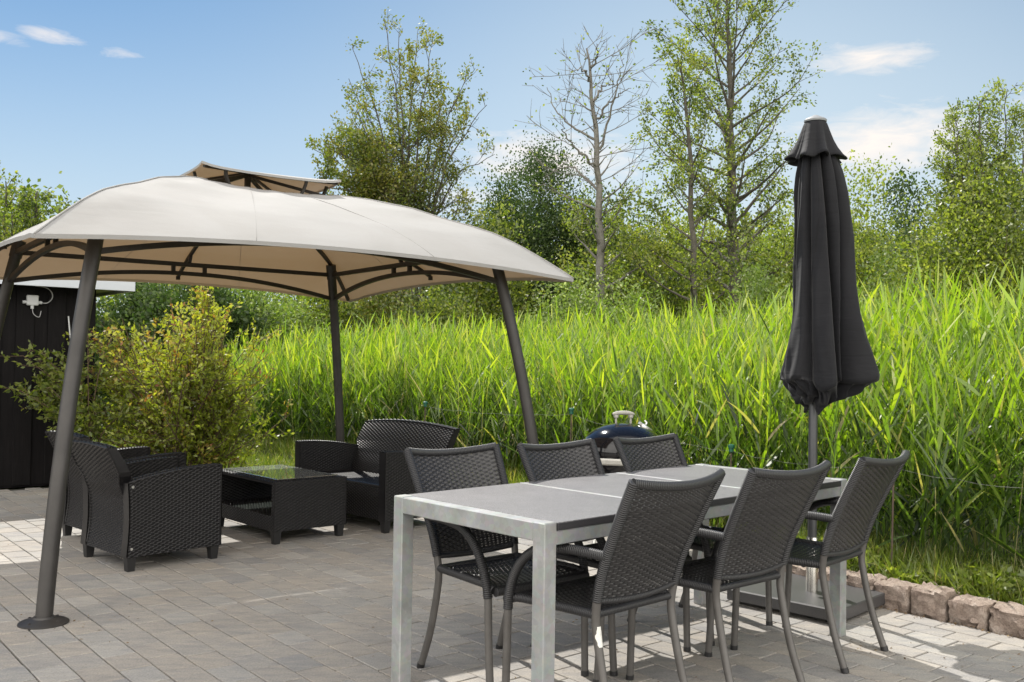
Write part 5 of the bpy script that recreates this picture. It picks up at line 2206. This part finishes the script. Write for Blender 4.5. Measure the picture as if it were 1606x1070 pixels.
BUSHES = [
    # px, top y, depth, width px, label, material
    (852, 280, 27, 340, 'broad dark evergreen bush mound on the skyline left of the dying tree', 'leaf_dark', 420, 110, .105),
    (795, 300, 25, 190, 'dark evergreen bush leaning against the left of the broad dark mound', 'leaf_dark', 300, 90, .10),
    (760, 330, 20, 200, 'light green bush beyond the right side of the gazebo canopy', 'leaf_alder', 200, 42, .11),
    (1000, 330, 22, 220, 'mid green bush filling the gap between the dying tree and the young alder', 'leaf_alder', 220, 40, .11),
    (1050, 335, 27, 240, 'tall hazel bush standing behind the slender young alder', 'leaf_alder', 240, 42, .12),
    (1175, 330, 29, 250, 'tall light bush farther back behind the tall alder', 'leaf_lime', 240, 42, .12),
    (940, 330, 26, 220, 'tall mid green bush directly behind the trunk of the dying tree', 'leaf_alder', 240, 42, .12),
    (1110, 350, 24, 240, 'mid green bush behind the foot of the tall alder', 'leaf_lime', 220, 40, .12),
    (1230, 330, 25, 210, 'pale green bush half hidden by the closed parasol', 'leaf_lime', 200, 42, .12),
    (1345, 290, 24, 190, 'light green bush right beside the closed parasol', 'leaf_lime', 220, 46, .12),
    (1410, 285, 30, 180, 'darker green bush on the skyline between the parasol and the willow', 'leaf_dark', 200, 46, .15),
    (1455, 330, 21, 170, 'small light bush left of the wide bush at the right', 'leaf_alder', 180, 44, .11),
    (1545, 285, 18, 270, 'wide yellow-green bush at the right edge under the willow', 'leaf_lime', 330, 56, .10),
    (1650, 300, 20, 200, 'olive green bush cut off by the right edge of the photo', 'leaf_alder', 200, 50, .11),
    (890, 415, 16.5, 150, 'pale elder bush with white specks right of the gazebo corner', 'leaf_elder', 150, 42, .08),
    (1000, 430, 16.5, 130, 'pale elder bush between the two slim trunks', 'leaf_elder', 130, 42, .08),
    (1190, 420, 16, 150, 'pale elder bush in front of the tall alder foot', 'leaf_elder', 150, 42, .08),
    (1390, 420, 17, 190, 'low scrubby bush with dry twigs right of the parasol', 'leaf_elder', 150, 40, .09),
    (690, 430, 17, 170, 'low green bush under the right eave of the gazebo', 'leaf_alder', 170, 40, .09),
    (600, 435, 19, 190, 'shady olive bush behind the back pole of the gazebo', 'leaf_brown', 190, 44, .10),
    (500, 440, 18, 170, 'shady green bush behind the gazebo back pole at its left', 'leaf_alder', 170, 42, .10),
    (410, 425, 17, 180, 'pale bush above the near reeds left of the back pole', 'leaf_elder', 180, 42, .09),
    (310, 410, 16, 200, 'dark green bush behind the yellow-green shrub', 'leaf_dark', 200, 46, .10),
    (215, 425, 17, 160, 'dark bush behind the end of the shed roof', 'leaf_dark', 170, 44, .10),
]
for i, (px, py, Y, w, lb, mt, ncl, per, ls) in enumerate(BUSHES):
    place_bush(px, py, Y, w, lb, MAT[mt], 300 + i * 7, ncl, per, ls)


def far_wood():
    """a continuous low wood closing the view far behind"""
    rng = np.random.RandomState(55)
    n = 2600
    az = rng.uniform(R(-62), R(62), n)
    dist = rng.uniform(38, 52, n)
    hgt = 5.0 + 1.6 * (.5 + .5 * np.sin(az * 9)) + 1.0 * np.sin(az * 23 + 1)
    C = np.stack([np.sin(az) * dist, np.cos(az) * dist, .3 + hgt * rng.uniform(0, 1, n) ** .7 * 1.05], 1)
    per = 34
    P = np.repeat(C, per, 0) + rng.normal(0, 1, (n * per, 3)) * np.array([.65, .65, .45])
    V = leaf_quads(P, .26, rng, .7)
    tint = np.clip(.45 + np.repeat(rng.normal(0, .18, n), per) + rng.normal(0, .15, n * per), 0, 1)
    o = quads_obj('far_wood', V, MAT['leaf_alder'], tint=tint)
    tag(o, 'low continuous wood closing the view far behind the reeds', 'wood', kind='stuff')


far_wood()


def litter():
    rng = np.random.RandomState(91)
    P = []
    for (x, y, n, sg) in ((1.62, 4.35, 26, .05), (1.9, 4.35, 22, .3), (2.1, 4.1, 26, .25), (-2.05, 4.55, 40, .16), (-1.5, 5.2, 50, .9), (.3, 4.4, 40, .6), (1.3, 5.6, 40, .4), (-1, 7.5, 40, 1.2)):
        P.append(np.stack([x + rng.normal(0, sg, n), y + rng.normal(0, sg, n), np.full(n, .004)], 1))
    # crumbs of soil and dry bits along the foot of the kerb
    n = 420
    t = rng.uniform(-3.8, -1.2, n)
    P.append(np.array([st(S_KERB - abs(rng.normal(0, .03)), q, .004) for q in t]))
    P = np.concatenate(P)
    a = rng.uniform(0, 6.28, len(P))
    ax = np.stack([np.cos(a), np.sin(a), np.full(len(P), .02)], 1)
    V = leaf_quads(P, .016, rng, .35, ax * 3, 0, 0)
    V[:, :, 2] = np.clip(V[:, :, 2], .0035, .012)
    o = quads_obj('leaf_litter', V, MAT['litter'], tint=rng.uniform(0, 1, len(P)))
    tag(o, 'dry brown bits and leaf crumbs scattered on the pavers', 'litter', kind='stuff')


litter()
